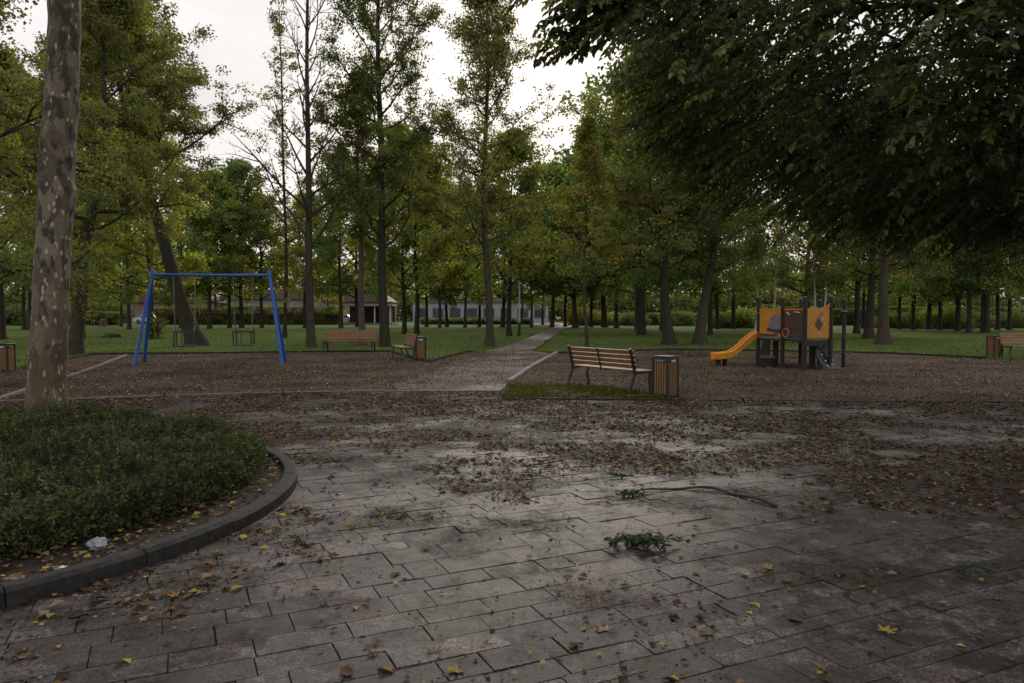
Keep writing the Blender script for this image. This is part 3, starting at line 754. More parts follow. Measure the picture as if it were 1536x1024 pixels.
def hedge():
    rg = np.random.default_rng(71); hc = np.array([-5.32, 6.45]); HR = 2.86
    t = thing('hedge', 'low dark green round hedge filling the kerbed bed', 'hedge', (hc[0], hc[1], 0))
    def top(r, a):
        x, y = r * np.cos(a), r * np.sin(a)
        edge = np.clip(1 - (r / (HR * (1 + .05 * np.sin(a * 5) + .03 * np.sin(a * 11 + 1)))) ** 5, 0, 1) ** .5
        return (.40 + .42 * (fbm(x, y, .6, 2) - .5)) * edge + .035 * (vnoise(x, y, .16, 5) - .5) * edge + .03
    n = 34; m = 96; V = []; 
    rs = np.linspace(0, 1, n) ** .7 * HR * .955
    A, Rr = np.meshgrid(np.arange(m) * 2 * PI / m, rs)
    Z = top(Rr, A) - .07; V = np.stack([Rr * np.cos(A), Rr * np.sin(A), np.maximum(Z, 0.0)], -1).reshape(-1, 3)
    i = np.arange(n - 1)[:, None] * m; j = np.arange(m)[None]; k = (j + 1) % m
    F = np.stack([i + j, i + m + j, i + m + k, i + k], -1).reshape(-1, 4)
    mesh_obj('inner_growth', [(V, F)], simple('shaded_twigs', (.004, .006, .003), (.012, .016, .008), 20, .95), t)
    # sprays of small leaves on the dome
    NS = 15000; r = np.sqrt(rg.random(NS)) * HR * 1.0; a = rg.uniform(0, 2 * PI, NS)
    extra = 5000; r = np.concatenate([r, rg.uniform(.93, 1.02, extra) * HR]); a = np.concatenate([a, rg.uniform(PI * .95, 2.12 * PI, extra)])
    tz = top(r, a); z = tz - rg.random(len(r)) ** 2 * .12
    z[NS:] = rg.uniform(.05, .36, extra); r[NS:] *= 1 - (z[NS:] - .2) ** 2 * .8
    base = np.stack([r * np.cos(a), r * np.sin(a), z], 1)
    edge = np.clip((r / HR - .8) / .2, 0, 1)[:, None]
    out = np.stack([np.cos(a), np.sin(a), 0 * a], 1)
    sd = np.array([0, 0, 1.]) * (1 - edge * .75) + out * edge * .9 + rg.normal(0, .55, (len(r), 3)); sd /= np.linalg.norm(sd, axis=1)[:, None]
    side = np.cross(sd, rand_unit(rg, len(r))); side /= np.linalg.norm(side, axis=1)[:, None] + 1e-9
    K = 9; nb = len(r); L = rg.uniform(.06, .13, nb); tone = rg.uniform(.5, 1.5, nb) * (.75 + .7 * fbm(base[:, 0], base[:, 1], .5, 9))
    P_, D_, N_, C_ = [], [], [], []
    for k2 in range(K):
        u = (k2 + .5) / K; sg = 1 if k2 % 2 else -1
        P_.append(base + sd * (L * u)[:, None]); D_.append(sd * .6 + side * sg + rg.normal(0, .3, (nb, 3))); N_.append(rand_unit(rg, nb) + np.array([0, 0, .6]))
        c = np.tile([.046, .056, .021], (nb, 1)) * np.where(rg.random((nb, 1)) < .12, np.array([[1.7, 1.35, .9]]), 1.0) * tone[:, None] * (1 + .25 * u); C_.append(c)
    P_, D_, N_, C_ = map(np.concatenate, (P_, D_, N_, C_)); S = rg.uniform(.022, .046, len(P_))
    mesh_obj('foliage', [leaf_quads(P_, D_, N_, S, S * .5, C_)], M_HEDGE, t)
    n = 420; r = np.sqrt(rg.random(n)) * HR * .95; a = rg.uniform(0, 2 * PI, n)
    hl = mesh_obj('caught_leaves', [flat_leaves(r * np.cos(a), r * np.sin(a), top(r, a) + .01, rg.uniform(.02, .06, n), litter_cols(rg, n, .5), rg, .25, .7, .4)], M_LITTER, t); hl['kind'] = 'stuff'
hedge()

# ------------------------------------------------------------------ edging boards
def edging(name, label, pts, w, h, mat, z0=-.02, group='timber edgings of the play areas'):
    parts = []
    for (a, b) in zip(pts[:-1], pts[1:]):
        L = math.hypot(b[0] - a[0], b[1] - a[1]); k = max(1, round(L / 2.2))
        for i in range(k):
            p = [a[0] + (b[0] - a[0]) * i / k, a[1] + (b[1] - a[1]) * i / k]; q = [a[0] + (b[0] - a[0]) * (i + 1) / k, a[1] + (b[1] - a[1]) * (i + 1) / k]
            hh = h + rr_.normal(0, .004); ex = rr_.normal(0, .008)
            d = np.array([q[0] - p[0], q[1] - p[1]]); d /= np.linalg.norm(d); q = [q[0] - d[0] * .012, q[1] - d[1] * .012]
            parts.append(beam((p[0] + ex, p[1], (z0 + hh) / 2), (q[0] + ex, q[1], (z0 + hh) / 2 + rr_.normal(0, .003)), w, hh - z0))
    o = mesh_obj(name, parts, mat); tag(o, label, 'edging', group); return o
edging('wooden_edging', 'pale weathered board running from the plane tree to the swing area corner', PX([(-60, 612), (0, 600), (120, 560), (190, 533)]), .10, .065, M_EDGEL)
edging('wooden_edging', 'dark low board between the swing area and the lawn behind it', PX([(100, 539), (135, 531.5), (190, 531), (300, 530.5), (450, 528), (585, 527), (600, 532), (643, 543)]), .05, .085, M_EDGED)
edging('wooden_edging', 'short dark board edging the lawn corner beside the path mouth', PX([(645, 543), (675, 534), (705, 527)]), .05, .085, M_EDGED)
edging('wooden_edging', 'pale board along the right side of the path mouth, left of the bench', PX([(764, 574), (797, 552), (835, 530)]), .13, .10, M_EDGEL)
edging('wooden_edging', 'long dark board behind the play tower, between mulch and lawn', PX([(838, 530), (1000, 524.5), (1130, 526), (1330, 530), (1480, 538)]), .05, .09, M_EDGED)
edging('wooden_edging', 'thin dark edging along the near side of the grass strip by the bench', PX([(757, 598), (1005, 600)]), .035, .04, M_EDGED)
edging('wooden_edging', 'thin flush edging between paving and swing area', PX([(0, 602), (200, 595), (380, 589.5), (560, 586.5), (752, 586.5)]), .05, .028, M_EDGEL)
_s = PX([(757, 597), (775, 574), (860, 578), (955, 587), (1004, 599)])
M_WORN = simple('worn_earth_and_grass', (.05, .036, .024), (.055, .075, .022), 3.5, .95, .6)
STRIP = rough_poly([(_s[i], _s[(i + 1) % 5], i in (0, 1, 2, 3)) for i in range(5)], .11, .16, 5)
sheet('grass_strip', STRIP, .022, M_WORN)

# ------------------------------------------------------------------ stuff: grass blades, litter, chips
def scatter(rg, n, xr, yr, test):
    x = rg.uniform(*xr, n); y = rg.uniform(*yr, n); k = test(x, y); return x[k], y[k]
rg = np.random.default_rng(81)
bed_d = lambda x, y: np.hypot(x - BC[0], y - BC[1])
# sweep of leaves over the paving: patchy, denser further back, to the right and along the kerb
def pave_test(x, y):
    d = .09 + 3.6 * np.clip((y - 5.2) / 4.5, 0, 1) + .35 * np.clip((x - 2) / 4, 0, 1) * np.clip((y - 4) / 3, 0, 1)
    kd = bed_d(x, y) - BR; d = d + .9 * np.exp(-np.abs(kd - .25) / .35)
    pat = np.clip((fbm(x * .8, y * 1.0, .9, 4) - .45) * 9, .03 + .05 * np.clip((y - 7) / 4, 0, 1), 1.9) * (.35 + 1.3 * (vnoise(x, y, .22, 7) > .5))
    cen = 1 - .35 * np.exp(-((x + .3) / 1.8) ** 2)
    return (rg.random(len(x)) < d * pat * cen * .8) & (kd > .03) & inpoly(x, y, PAVE)
x, y = scatter(rg, 150000, (-10, 13), (2.6, 15), pave_test)
S = rg.uniform(.012, .05, len(x)) * rg.choice([.8, 1, 1.3, 1.9], len(x)); parts = [flat_leaves(x, y, .004 + rg.random(len(x)) * .008, S, litter_cols(rg, len(x), .10), rg)]
x, y = scatter(rg, 520000, (-10, 13), (2.6, 15), pave_test)
S = rg.uniform(.006, .026, len(x)); parts.append(flat_leaves(x, y, .003 + rg.random(len(x)) * .005, S, litter_cols(rg, len(x), .03) * .75, rg, .3, .5))
# along the paving
x, y = scatter(rg, 900, (-4, 4), (2.6, 7), lambda x, y: bed_d(x, y) > BR + .03)
parts.append(flat_leaves(x, y, .008 + 0 * x, rg.uniform(.015, .05, len(x)), litter_cols(rg, len(x), .25), rg))
tag(mesh_obj('leaf_litter', parts, M_LITTER), 'brown and yellow fallen leaves and crumbs strewn over the paving', 'leaf litter', kind='stuff')
# mulch chips and leaves
kt = lambda x, y: inpoly(x, y, DIRT) & ~inpoly(x, y, PATHP)
x, y = scatter(rg, 120000, (-17, 18), (12.4, 30), lambda x, y: kt(x, y) & (rg.random(len(x)) < np.clip(1.25 - y / 32, .2, 1)))
n = len(x); cc = np.array([[.05, .034, .024], [.10, .07, .05], [.18, .14, .105], [.36, .29, .23], [.025, .017, .012]])
parts = [flat_leaves(x, y, .014 + rg.random(n) * .03, rg.uniform(.025, .075, n), cc[rg.choice(5, n, p=[.3, .3, .17, .08, .15])] * rg.uniform(.6, 1.5, (n, 1)) * (.25 + 1.4 * fbm(x, y, 1.6, 8))[:, None], rg, .1, .35, .5)]
cparts = parts
def path_side(x, y):      # crumbs trodden from the mulch onto the path, fewer further out
    u = np.clip((y - 15) / 14, 0, 1); lx = -3.0 + 1.7 * u; rx = -.1 + 1.9 * u
    dl = np.clip((x - lx) / 1.3, 0, 9); dr = np.clip((rx - x) / .4, 0, 9)
    return inpoly(x, y, PATHP) & (y < 30) & (rg.random(len(x)) < .75 * np.exp(-dl) + .5 * np.exp(-dr) + .5 * np.clip((fbm(x, y, .9, 12) - .5) * 5, 0, 1) + .3 * np.exp(-(y - 15) / .8))
x, y = scatter(rg, 60000, (-3.5, 2.2), (15, 30), path_side); n = len(x)
cparts.append(flat_leaves(x, y, .024 + rg.random(n) * .012, rg.uniform(.015, .055, n), cc[rg.choice(5, n, p=[.35, .3, .12, .04, .19])] * rg.uniform(.8, 1.4, (n, 1)), rg, .1, .5, .3))
tag(mesh_obj('wood_chips', cparts, M_CHIP), 'loose brown bark chips covering the play areas', 'mulch', kind='stuff')
x, y = scatter(rg, 42000, (-17, 18), (12.4, 31), lambda x, y: inpoly(x, y, DIRT) & (rg.random(len(x)) < (.25 + 1.3 * (vnoise(x, y, .35, 2) > .55)) * np.clip((fbm(x, y, 1.5, 6) - .42) * 6, .03, 1) * (1 - .6 * inpoly(x, y, PATHP))))
n = len(x)
parts = [flat_leaves(x, y, .03 + rg.random(n) * .02, rg.uniform(.03, .08, n), litter_cols(rg, n, .45), rg)]
x, y = scatter(rg, 5200, (-30, 32), (24, 62), lambda x, y: ~inpoly(x, y, DIRT) & (rg.random(len(x)) < np.clip(1.5 - y / 45, .1, 1)))
parts.append(flat_leaves(x, y, .03 + 0 * x, rg.uniform(.06, .12, len(x)), litter_cols(rg, len(x), .9), rg, .3, .7, .5))
x, y = scatter(rg, 4200, (-.3, 3.1), (13.4, 17.3), lambda x, y: inpoly(x, y, STRIP)); parts.append(flat_leaves(x, y, .06 + 0 * x, rg.uniform(.025, .06, len(x)), litter_cols(rg, len(x), .4), rg))
x, y = scatter(rg, 14000, (-8.5, -1.9), (2.8, 9.4), lambda x, y: (bed_d(x, y) < BR - .16) & (np.hypot(x + 5.45, y - 6.55) > 2.35)); n = len(x)
parts.append(flat_leaves(x, y, .06 + rg.random(n) * .03, rg.uniform(.025, .085, n), litter_cols(rg, n, .25), rg))
tag(mesh_obj('leaf_litter', parts, M_LITTER), 'yellow and tan leaves scattered on the mulch, the lawn and the bed soil', 'leaf litter', kind='stuff')
# grass blades
def blades(x, y, z, h, w, rg, col):
    n = len(x); d = np.stack([rg.normal(0, .35, n), rg.normal(0, .35, n), np.ones(n)], 1)
    a = rg.uniform(0, PI, n); s = np.stack([np.cos(a), np.sin(a), 0 * a], 1) * (w / 2)[:, None]
    b = np.stack([x, y, z], 1); V = np.stack([b - s, b + s, b + d * h[:, None]], 1).reshape(-1, 3)
    return (V, np.arange(n * 3).reshape(n, 3), np.repeat(col, 3, 0))
x, y = scatter(rg, 150000, (-34, 34), (15, 62), lambda x, y: ~inpoly(x, y, DIRT) & ~inpoly(x, y, PATHP) & (np.abs(x) < y * .75) & (y > 23 - .0 * x) & (rg.random(len(x)) < np.clip(1.7 - y / 40, .1, 1)))
n = len(x); gc = np.array([[.085, .13, .028], [.115, .17, .042], [.065, .095, .022], [.15, .15, .05]])
p1 = blades(x, y, -.03 + 0 * x, rg.uniform(.03, .075, n), rg.uniform(.012, .03, n), rg, gc[rg.choice(4, n)] * rg.uniform(.7, 1.2, (n, 1)))
x, y = scatter(rg, 48000, (-.3, 3.1), (13.4, 17.3), lambda x, y: inpoly(x, y, STRIP) & (rg.random(len(x)) < np.clip((fbm(x, y, .45, 3) - .36) * 5, .05, 1)))
n = len(x); p2 = blades(x, y, .02 + 0 * x, rg.uniform(.03, .08, n), rg.uniform(.008, .016, n), rg, gc[rg.choice(4, n)] * rg.uniform(.6, 1.1, (n, 1)))
# grass tufts along edging lines
e = []
for (a, b) in list(zip(DIRT_BACK[1:-1], DIRT_BACK[2:])):
    L = math.hypot(b[0] - a[0], b[1] - a[1]); k = int(L * 120); u = rg.random(k)
    e.append(np.stack([a[0] + (b[0] - a[0]) * u, a[1] + (b[1] - a[1]) * u + .06 + np.abs(rg.normal(0, .12, k))], 1))
e = np.vstack(e); n = len(e); p3 = blades(e[:, 0], e[:, 1], -.03 + 0 * e[:, 0], rg.uniform(.08, .17, n), rg.uniform(.01, .025, n), rg, gc[rg.choice(4, n)] * rg.uniform(.6, 1.1, (n, 1)))
tag(mesh_obj('grass', [p1, p2, p3], M_BLADE), 'short green grass blades on the lawn and the strip by the bench', 'grass', kind='stuff')

# ------------------------------------------------------------------ single fallen leaves, twigs, branch, litter
def maple(size, rgx):
    lob = 5; pts = []
    for i in range(lob):
        a = -PI / 2 + (i - 2) * R(58) + PI
        a = R(90) + (i - 2) * R(52)
        L = size * (1 - .13 * abs(i - 2) ** 1.2)
        for (da, k) in ((-.36, .42), (-.18, .62), (-.13, .78), (0, 1.), (.13, .76), (.18, .6), (.36, .42)):
            if da == -.36 and i: continue
            pts.append((math.cos(a + da) * L * k, math.sin(a + da) * L * k))
    pts.append((-.05 * size, -.12 * size)); pts.append((.05 * size, -.12 * size))
    pts = sorted(pts, key=lambda p: math.atan2(p[1], p[0]))
    n = len(pts); V = [(0, 0, .004)] + [(p[0], p[1], .004 + .22 * (p[0] ** 2 + p[1] ** 2) / size * rgx.uniform(.3, 1.4) + rgx.normal(0, .003)) for p in pts]
    F = [[0, i + 1, (i + 1) % n + 1] for i in range(n)]
    return (np.array(V), np.array(F))
def leafm(name, c): return simple(name, tuple(x * .7 for x in c), c, 30, .7, .3)
LM = dict(tan=leafm('tan_leaf', (.30, .20, .14)), yellow=leafm('yellow_leaf', (.30, .23, .04)), olive=leafm('olive_leaf', (.13, .12, .05)), brown=leafm('brown_leaf', (.12, .07, .035)), orange=leafm('orange_leaf', (.34, .17, .03)))
for (px, py, s, c, rz, lab) in [
    (906, 946, .065, 'tan', .4, 'large tan maple leaf lying flat on the paving in the lower middle'),
    (1062, 950, .060, 'olive', 2.6, 'dull olive maple leaf with dark stalk, right of the large tan one'),
    (1155, 852, .062, 'yellow', 1.2, 'bright yellow lobed leaf on the paving right of the leafy twig'),
    (1330, 948, .065, 'yellow', -.6, 'yellow-brown leaf near the bottom right, on a darker slab'),
    (1236, 1002, .06, 'olive', .9, 'yellow-edged leaf at the bottom edge, right of the middle'),
    (1178, 870, .055, 'olive', 3.3, 'olive leaf lying just below the bright yellow lobed leaf'),
    (265, 893, .065, 'orange', 1.9, 'orange-brown curled leaf on the paving next to the kerb'),
    (687, 1006, .06, 'yellow', 2.2, 'pale yellow-green leaf at the bottom edge, middle'),
    (652, 979, .055, 'olive', .2, 'small olive leaf just above the pale yellow-green one'),
    (563, 981, .045, 'brown', 1.2, 'small dark curled leaf left of the small olive leaf'),
    (522, 1010, .055, 'brown', 2.9, 'dark brown curled leaf at the bottom edge, left of the middle'),
    (760, 750, .06, 'orange', .7, 'orange-yellow leaf in the debris patch above the slab joint, mid-paving'),
    (640, 825, .055, 'brown', .7, 'brown folded leaf on pale slab left of the leafy twig'),
    (850, 865, .05, 'brown', 4.0, 'thin dark leaf on pale slab just left of the leafy twig'),
    (1345, 915, .05, 'brown', 5.0, 'brown leaf just above the yellow-brown leaf at the bottom right'),
    (1500, 900, .05, 'brown', 1.0, 'brown leaf close to the right photo edge'),
    (40, 985, .055, 'brown', 2.0, 'brown leaf in the bottom left corner')]:
    x, y = G(px, py); rgx = np.random.default_rng(int(px)); V, F = maple(s, rgx)
    t = thing('fallen_leaf', lab, 'leaf', (x, y, .004), rz, 'single leaves lying on the near paving')
    mesh_obj('blade', [(V, F)], LM[c], t)
    mesh_obj('stalk', tube([(0, 0, .006), (.01, -s * .5, .008), (.02, -s * .95, .014)], [.0016, .0012, .0012], 4), LM['brown'], t)
def twig_sprig(name, label, px, py, n, spread, ls, group=None, rz=0, hz=.03):
    x, y = G(px, py); rg = np.random.default_rng(int(px)); t = thing(name, label, 'twig', (x, y, 0), rz)
    w = []; pos = []
    for k in range(n // 7):
        b = rg.normal(0, .15, 3) * spread * np.array([1, .45, 0]); a = rg.uniform(0, 2 * PI); L = spread * rg.uniform(.3, .7)
        e = b + np.array([math.cos(a) * L, math.sin(a) * L * .5, 0]); b[2] = .01; e[2] = .02 + rg.random() * hz; mid = (b + e) / 2; mid[2] += hz
        w += tube([b, mid, e], [.003, .0025, .0015], 4, cap=False)
        for u in np.linspace(.2, 1, 7): pos.append((b * (1 - u) + e * u) + np.array([0, 0, hz * math.sin(u * 3.1) + .006]))
    mesh_obj('twigs', w, M_TWIG, t); pos = np.array(pos); m = len(pos)
    d = rand_unit(rg, m) * np.array([1, 1, .35]); S = rg.uniform(.6, 1.2, m) * ls
    mesh_obj('foliage', [leaf_quads(pos, d, np.array([0, 0, 1.]) + rg.normal(0, .5, (m, 3)), S, S * .42, np.tile([.05, .07, .045], (m, 1)) * rg.uniform(.5, 1.6, (m, 1)), rich=True)], M_HEDGE, t)
twig_sprig('leafy_twig', 'broken twig with grey-green leaves lying in the middle of the paving', 958, 822, 150, .30, .075, hz=.03)
twig_sprig('leafy_twig', 'small leafy twig end at the left tip of the curved branch', 948, 744, 56, .34, .06, hz=.012)
twig_sprig('leafy_twig', 'dark tangle of twigs and leaves just above the curved branch tip', 935, 716, 42, .34, .05, hz=.015)
twig_sprig('leafy_twig', 'scrap of leafy twig on the paving near the right photo edge', 1440, 862, 35, .25, .05, hz=.012)
pts = [(*G(px, py), .02) for px, py in ((952, 742), (985, 736), (1030, 733), (1070, 735), (1105, 743), (1135, 751), (1165, 760))]
pts[0] = (*pts[0][:2], .035)
br = thing('fallen_branch', 'thin curved bare branch lying on the paving above the leafy twig', 'branch', (pts[3][0], pts[3][1], 0))
pp = np.array(pts) - np.array([pts[3][0], pts[3][1], 0]); tt = np.linspace(0, 1, 24)
pp = np.stack([np.interp(tt, np.linspace(0, 1, 7), pp[:, i]) for i in range(3)], 1); pp[:, 2] += .01 * np.sin(tt * 17)
mesh_obj('stem', tube(pp, np.linspace(.008, .016, 24), 7, noise=.08, rg=rg), M_TWIG, br, smooth=True)
mesh_obj('side_twig', tube([pp[18], pp[18] + np.array([.12, -.03, .02]), pp[18] + np.array([.25, .02, .01])], [.005, .004, .002], 5), M_TWIG, br)
def crumple(name, label, cat, px, py, z, s, mat, seed):
    x, y = G(px, py, z); bm = bmesh.new(); bmesh.ops.create_icosphere(bm, subdivisions=3, radius=1); rg = np.random.default_rng(seed)
    for v in bm.verts:
        q = v.co; k = 1 + .5 * (float(vnoise(np.array([q.x * 2 + q.z]), np.array([q.y * 2 - q.z * 2]), .6, seed)[0]) - .5) + rg.normal(0, .10)
        v.co = Vector((q.x * s[0] * k, q.y * s[1] * k, max(-.01, q.z * s[2] * k + s[2] * .6)))
    me = bpy.data.meshes.new(name); bm.to_mesh(me); bm.free(); me.materials.append(mat)
    o = bpy.data.objects.new(name, me); COL.objects.link(o); o.location = (x, y, z); tag(o, label, cat)
crumple('plastic_bag', 'crumpled translucent plastic bag on the bed soil between hedge and kerb', 'bag', 146, 822, .06, (.06, .04, .045), M_BAG, 1)
crumple('crumpled_paper', 'small pale scrap of paper lying just inside the kerb', 'paper scrap', 93, 856, .055, (.05, .035, .018), M_WHITE, 2)
crumple('crumpled_paper', 'larger torn scrap of paper at the kerb near the left photo edge', 'paper scrap', 30, 868, .055, (.06, .03, .012), M_GREYP, 3)

# ------------------------------------------------------------------ benches
def make_bench(label, loc, rz):
    t = thing('park_bench', label, 'bench', loc, rz, 'slatted park benches')   # sits facing -y, 1.95 m long
    L = 2.12
    for k, y in enumerate((-.40, -.30, -.20, -.10)):
        mesh_obj('seat_slat', [bbox_((0, y + .02, .445 + .004 * (k == 0)), (L, .082, .032), .006)], M_SLAT, t)
    bd = Vector((0, .26, .97)).normalized()
    for k in range(4):
        c = Vector((0, .03, .50)) + bd * (.05 + k * .098)
        mesh_obj('back_slat', [bbox_(c, (L, .030, .080), .006, Matrix.Rotation(-math.atan2(.26, .97), 3, 'X'))], M_SLAT, t)
    for x in (-L / 2 + .07, 0, L / 2 - .07):
        mid = x == 0
        if not mid:
            pr = []
            for (pts, r) in (([( -.40, .42), (-.36, .30), (-.41, .02)], (.026, .021, .026)), ([(.03, .43), (.10, .28), (.20, .0)], (.03, .023, .027))):
                pr += [beam((x, pts[i][0], pts[i][1]), (x, pts[i + 1][0], pts[i + 1][1]), .045, .055, up=(1, 0, 0)) for i in range(2)]
            pr += [beam((x, -.44, .432), (x, .08, .415), .045, .045), beam((x, .035, .40), (x, .035 + .135, .40 + .50), .045, .045, up=(0, 1, 0)),
                   beam((x, -.47, .455), (x, -.41, .425), .045, .045)]
            pr += [beam((x, -.43, .012), (x, -.37, .012), .07, .022), beam((x, .17, .012), (x, .23, .012), .07, .022)]
            mesh_obj('end_frame', pr, M_IRON, t)
        else:
            mesh_obj('centre_strap', [beam((0, -.40, .424), (0, .05, .418), .035, .02), beam((0, .065, .42), (0, .19, .885), .035, .018, up=(0, 1, 0))], M_IRON, t)
    return t
b0 = make_bench('dark-framed wooden bench seen from behind, beside the square slatted bin', (0, 0, 0), 0)
# facing vector f = (-sin, ...) : bench local -y looks away to the right
bx, by = 1.93, 15.4
b0.location = (bx, by, .01); b0.rotation_euler = (0, 0, math.atan2(.50, .866) + PI / 2 + .06)
x, y = G(524, 528); dup(b0, (x, y + .2, .0), R(-1), 'long bench facing the viewer at the back edge of the swing area')
x, y = G(600, 538); dup(b0, (x + .28, y - .6 + .6, .01), R(-73), 'bench seen side-on next to the bin left of the path mouth')
x, y = G(1496, 537); dup(b0, (x + 1.35, y + .3, .01), R(3), 'bench cut off by the right photo edge')
# ------------------------------------------------------------------ bins
def make_bin(label, loc, rz):
    t = thing('litter_bin', label, 'litter bin', loc, rz, 'square wooden litter bins'); t.scale = (.92, .92, .94)
    s, h = .185, .80
    for sx in (-1, 1):
        for sy in (-1, 1):
            mesh_obj('post', [bbox_((sx * s, sy * s, h / 2 - .01), (.045, .045, h - .02), .005)], M_BLACKM, t)
    for k in range(4):
        M = Matrix.Rotation(k * PI / 2, 4, 'Z'); parts = []
        for i in range(5): parts.append(xf(bbox_((-.122 + i * .061, s + .004, .37), (.043, .018, .64), .004), M))
        mesh_obj('slat_panel', parts, M_SLATV, t)
        mesh_obj('label_plate', [xf(box((0, s + .012, .735), (.17, .006, .045)), M)], M_WHITE if k % 2 == 0 else M_GREYP, t)
    mesh_obj('inner_liner', [box((0, 0, .36), (.31, .31, .60))], M_RUBB, t)
    rim = [box((0, sy * s, .79), (.415, .05, .03)) for sy in (-1, 1)] + [box((sx * s, 0, .7925), (.05, .318, .03)) for sx in (-1, 1)]
    rim += [box((0, sy * s, .70), (.32, .022, .02)) for sy in (-1, 1)] + [box((sx * s, 0, .70), (.022, .32, .02)) for sx in (-1, 1)]
    mesh_obj('top_rim', rim, M_BLACKM, t)
    lid = mesh_obj('lid', [bbox_((0, 0, .822), (.40, .40, .022), .008)], M_BLACKM, t)
    return t
x, y = G(1002, 596); bn = make_bin('square slatted bin seen corner-on, right of the bench seen from behind', (x, y + .26, .01), R(45))
x, y = G(629, 540); dup(bn, (x, y + .1, 0), R(20), 'slatted bin standing behind the side-on bench')
x, y = G(1491, 536); d_ = dup(bn, (x + .15, y + .2, 0), R(8), 'reddish bin beside the bench at the right photo edge'); 
x, y = G(0, 557); dup(bn, (x, y + .2, 0), R(5), 'dark bin cut off by the left photo edge')

# ------------------------------------------------------------------ swing set
sw = thing('swing_set', 'bright blue steel A-frame of the swings', 'swing set', (-9.7, 23.5, 0))
og = np.array([-9.7, 23.5, 0])
apL, apR = np.array([-11.4, 23.35, 2.93]), np.array([-7.88, 23.85, 2.93])
nl, fl = np.array([*G(201, 548), -.05]), np.array([*G(216, 543), -.05]); nr, fr = np.array([*G(424, 547), -.05]), np.array([*G(428.5, 541), -.05])
mesh_obj('top_beam', tube([apL + (0, 0, -.11) - og, (apL + apR) / 2 + (0, 0, -.125) - og, apR + (0, 0, -.11) - og], .048, 14), M_BLUE, sw, smooth=True)
for a, b in ((apL, nl), (apL, fl), (apR, nr), (apR, fr)):
    d = (b - a); mesh_obj('leg', tube([a - og, a + d * .5 - og, b - og], .052, 14), M_BLUE, sw, smooth=True)
for a in (apL, apR):
    mesh_obj('corner_joint', tube([a + (0, 0, -.16) - og, a + (0, 0, .02) - og, a + (0, 0, .05) - og], [.075, .075, .04], 14), M_BLUE, sw, smooth=True)
def chain(a, b):
    a, b = Vector(a), Vector(b); n = int((b - a).length / .055); parts = []
    for i in range(n):
        p = a.lerp(b, i / n); q = a.lerp(b, (i + .9) / n); w = .012
        off = Vector((w, 0, 0)) if i % 2 else Vector((0, w, 0))
        parts.append(beam(p + off, q + off, .013, .013)); parts.append(beam(p - off, q - off, .013, .013))
    return parts
def make_swing(label, px0, px1, rz, ztop=.99, zb=.58):
    c = (px0 + px1) / 2; u = ((c - CX) / FPX * 23.6 - apL[0]) / (apR[0] - apL[0]); bp = apL + (apR - apL) * u; bp[2] -= .165
    w = (px1 - px0) / FPX * 23.6 / 2
    t = thing('swing', label, 'swing', (bp[0], bp[1], 0), 0, 'cradle swings hanging from the blue frame')
    dy = .17; B = lambda a, b, w_=.05: beam(a, b, w_, w_)
    mesh_obj('guard_frame', [B((-w, -dy, ztop), (w, -dy, ztop)), B((-w, dy, ztop), (w, dy, ztop)), B((-w, -dy, ztop - .002), (-w, dy, ztop - .002)), B((w, -dy, ztop - .002), (w, dy, ztop - .002))] +
             [B((sx * w, sy * dy, zb), (sx * w, sy * dy, ztop), .038) for sx in (-1, 1) for sy in (-1, 1)] + [B((-w * .45, dy, zb), (-w * .5, dy, ztop), .02)], M_BLACKM, t)
    mesh_obj('seat', [bbox_((0, 0, zb), (2 * w + .06, .36, .035), .01)], M_RUBB, t)
    for sx in (-1, 1):
        top = (sx * (w * 1.08), 0, bp[2]); mesh_obj('chain', chain((sx * w, 0, ztop + .22), top) + chain((sx * w, -dy, ztop), (sx * w, 0, ztop + .22)) + chain((sx * w, dy, ztop), (sx * w, 0, ztop + .22)), M_CHAIN, t)
        mesh_obj('hanger', [box((top[0], 0, bp[2] + .045), (.035, .04, .12))], M_BLACKM, t)
    t.rotation_euler[2] = rz; return t
make_swing('left cradle swing, in front of the leaning tree', 266, 294, R(12), 1.0, .58)
make_swing('right cradle swing, hanging over bare scuffed mulch', 350, 376, R(4), 1.0, .60)

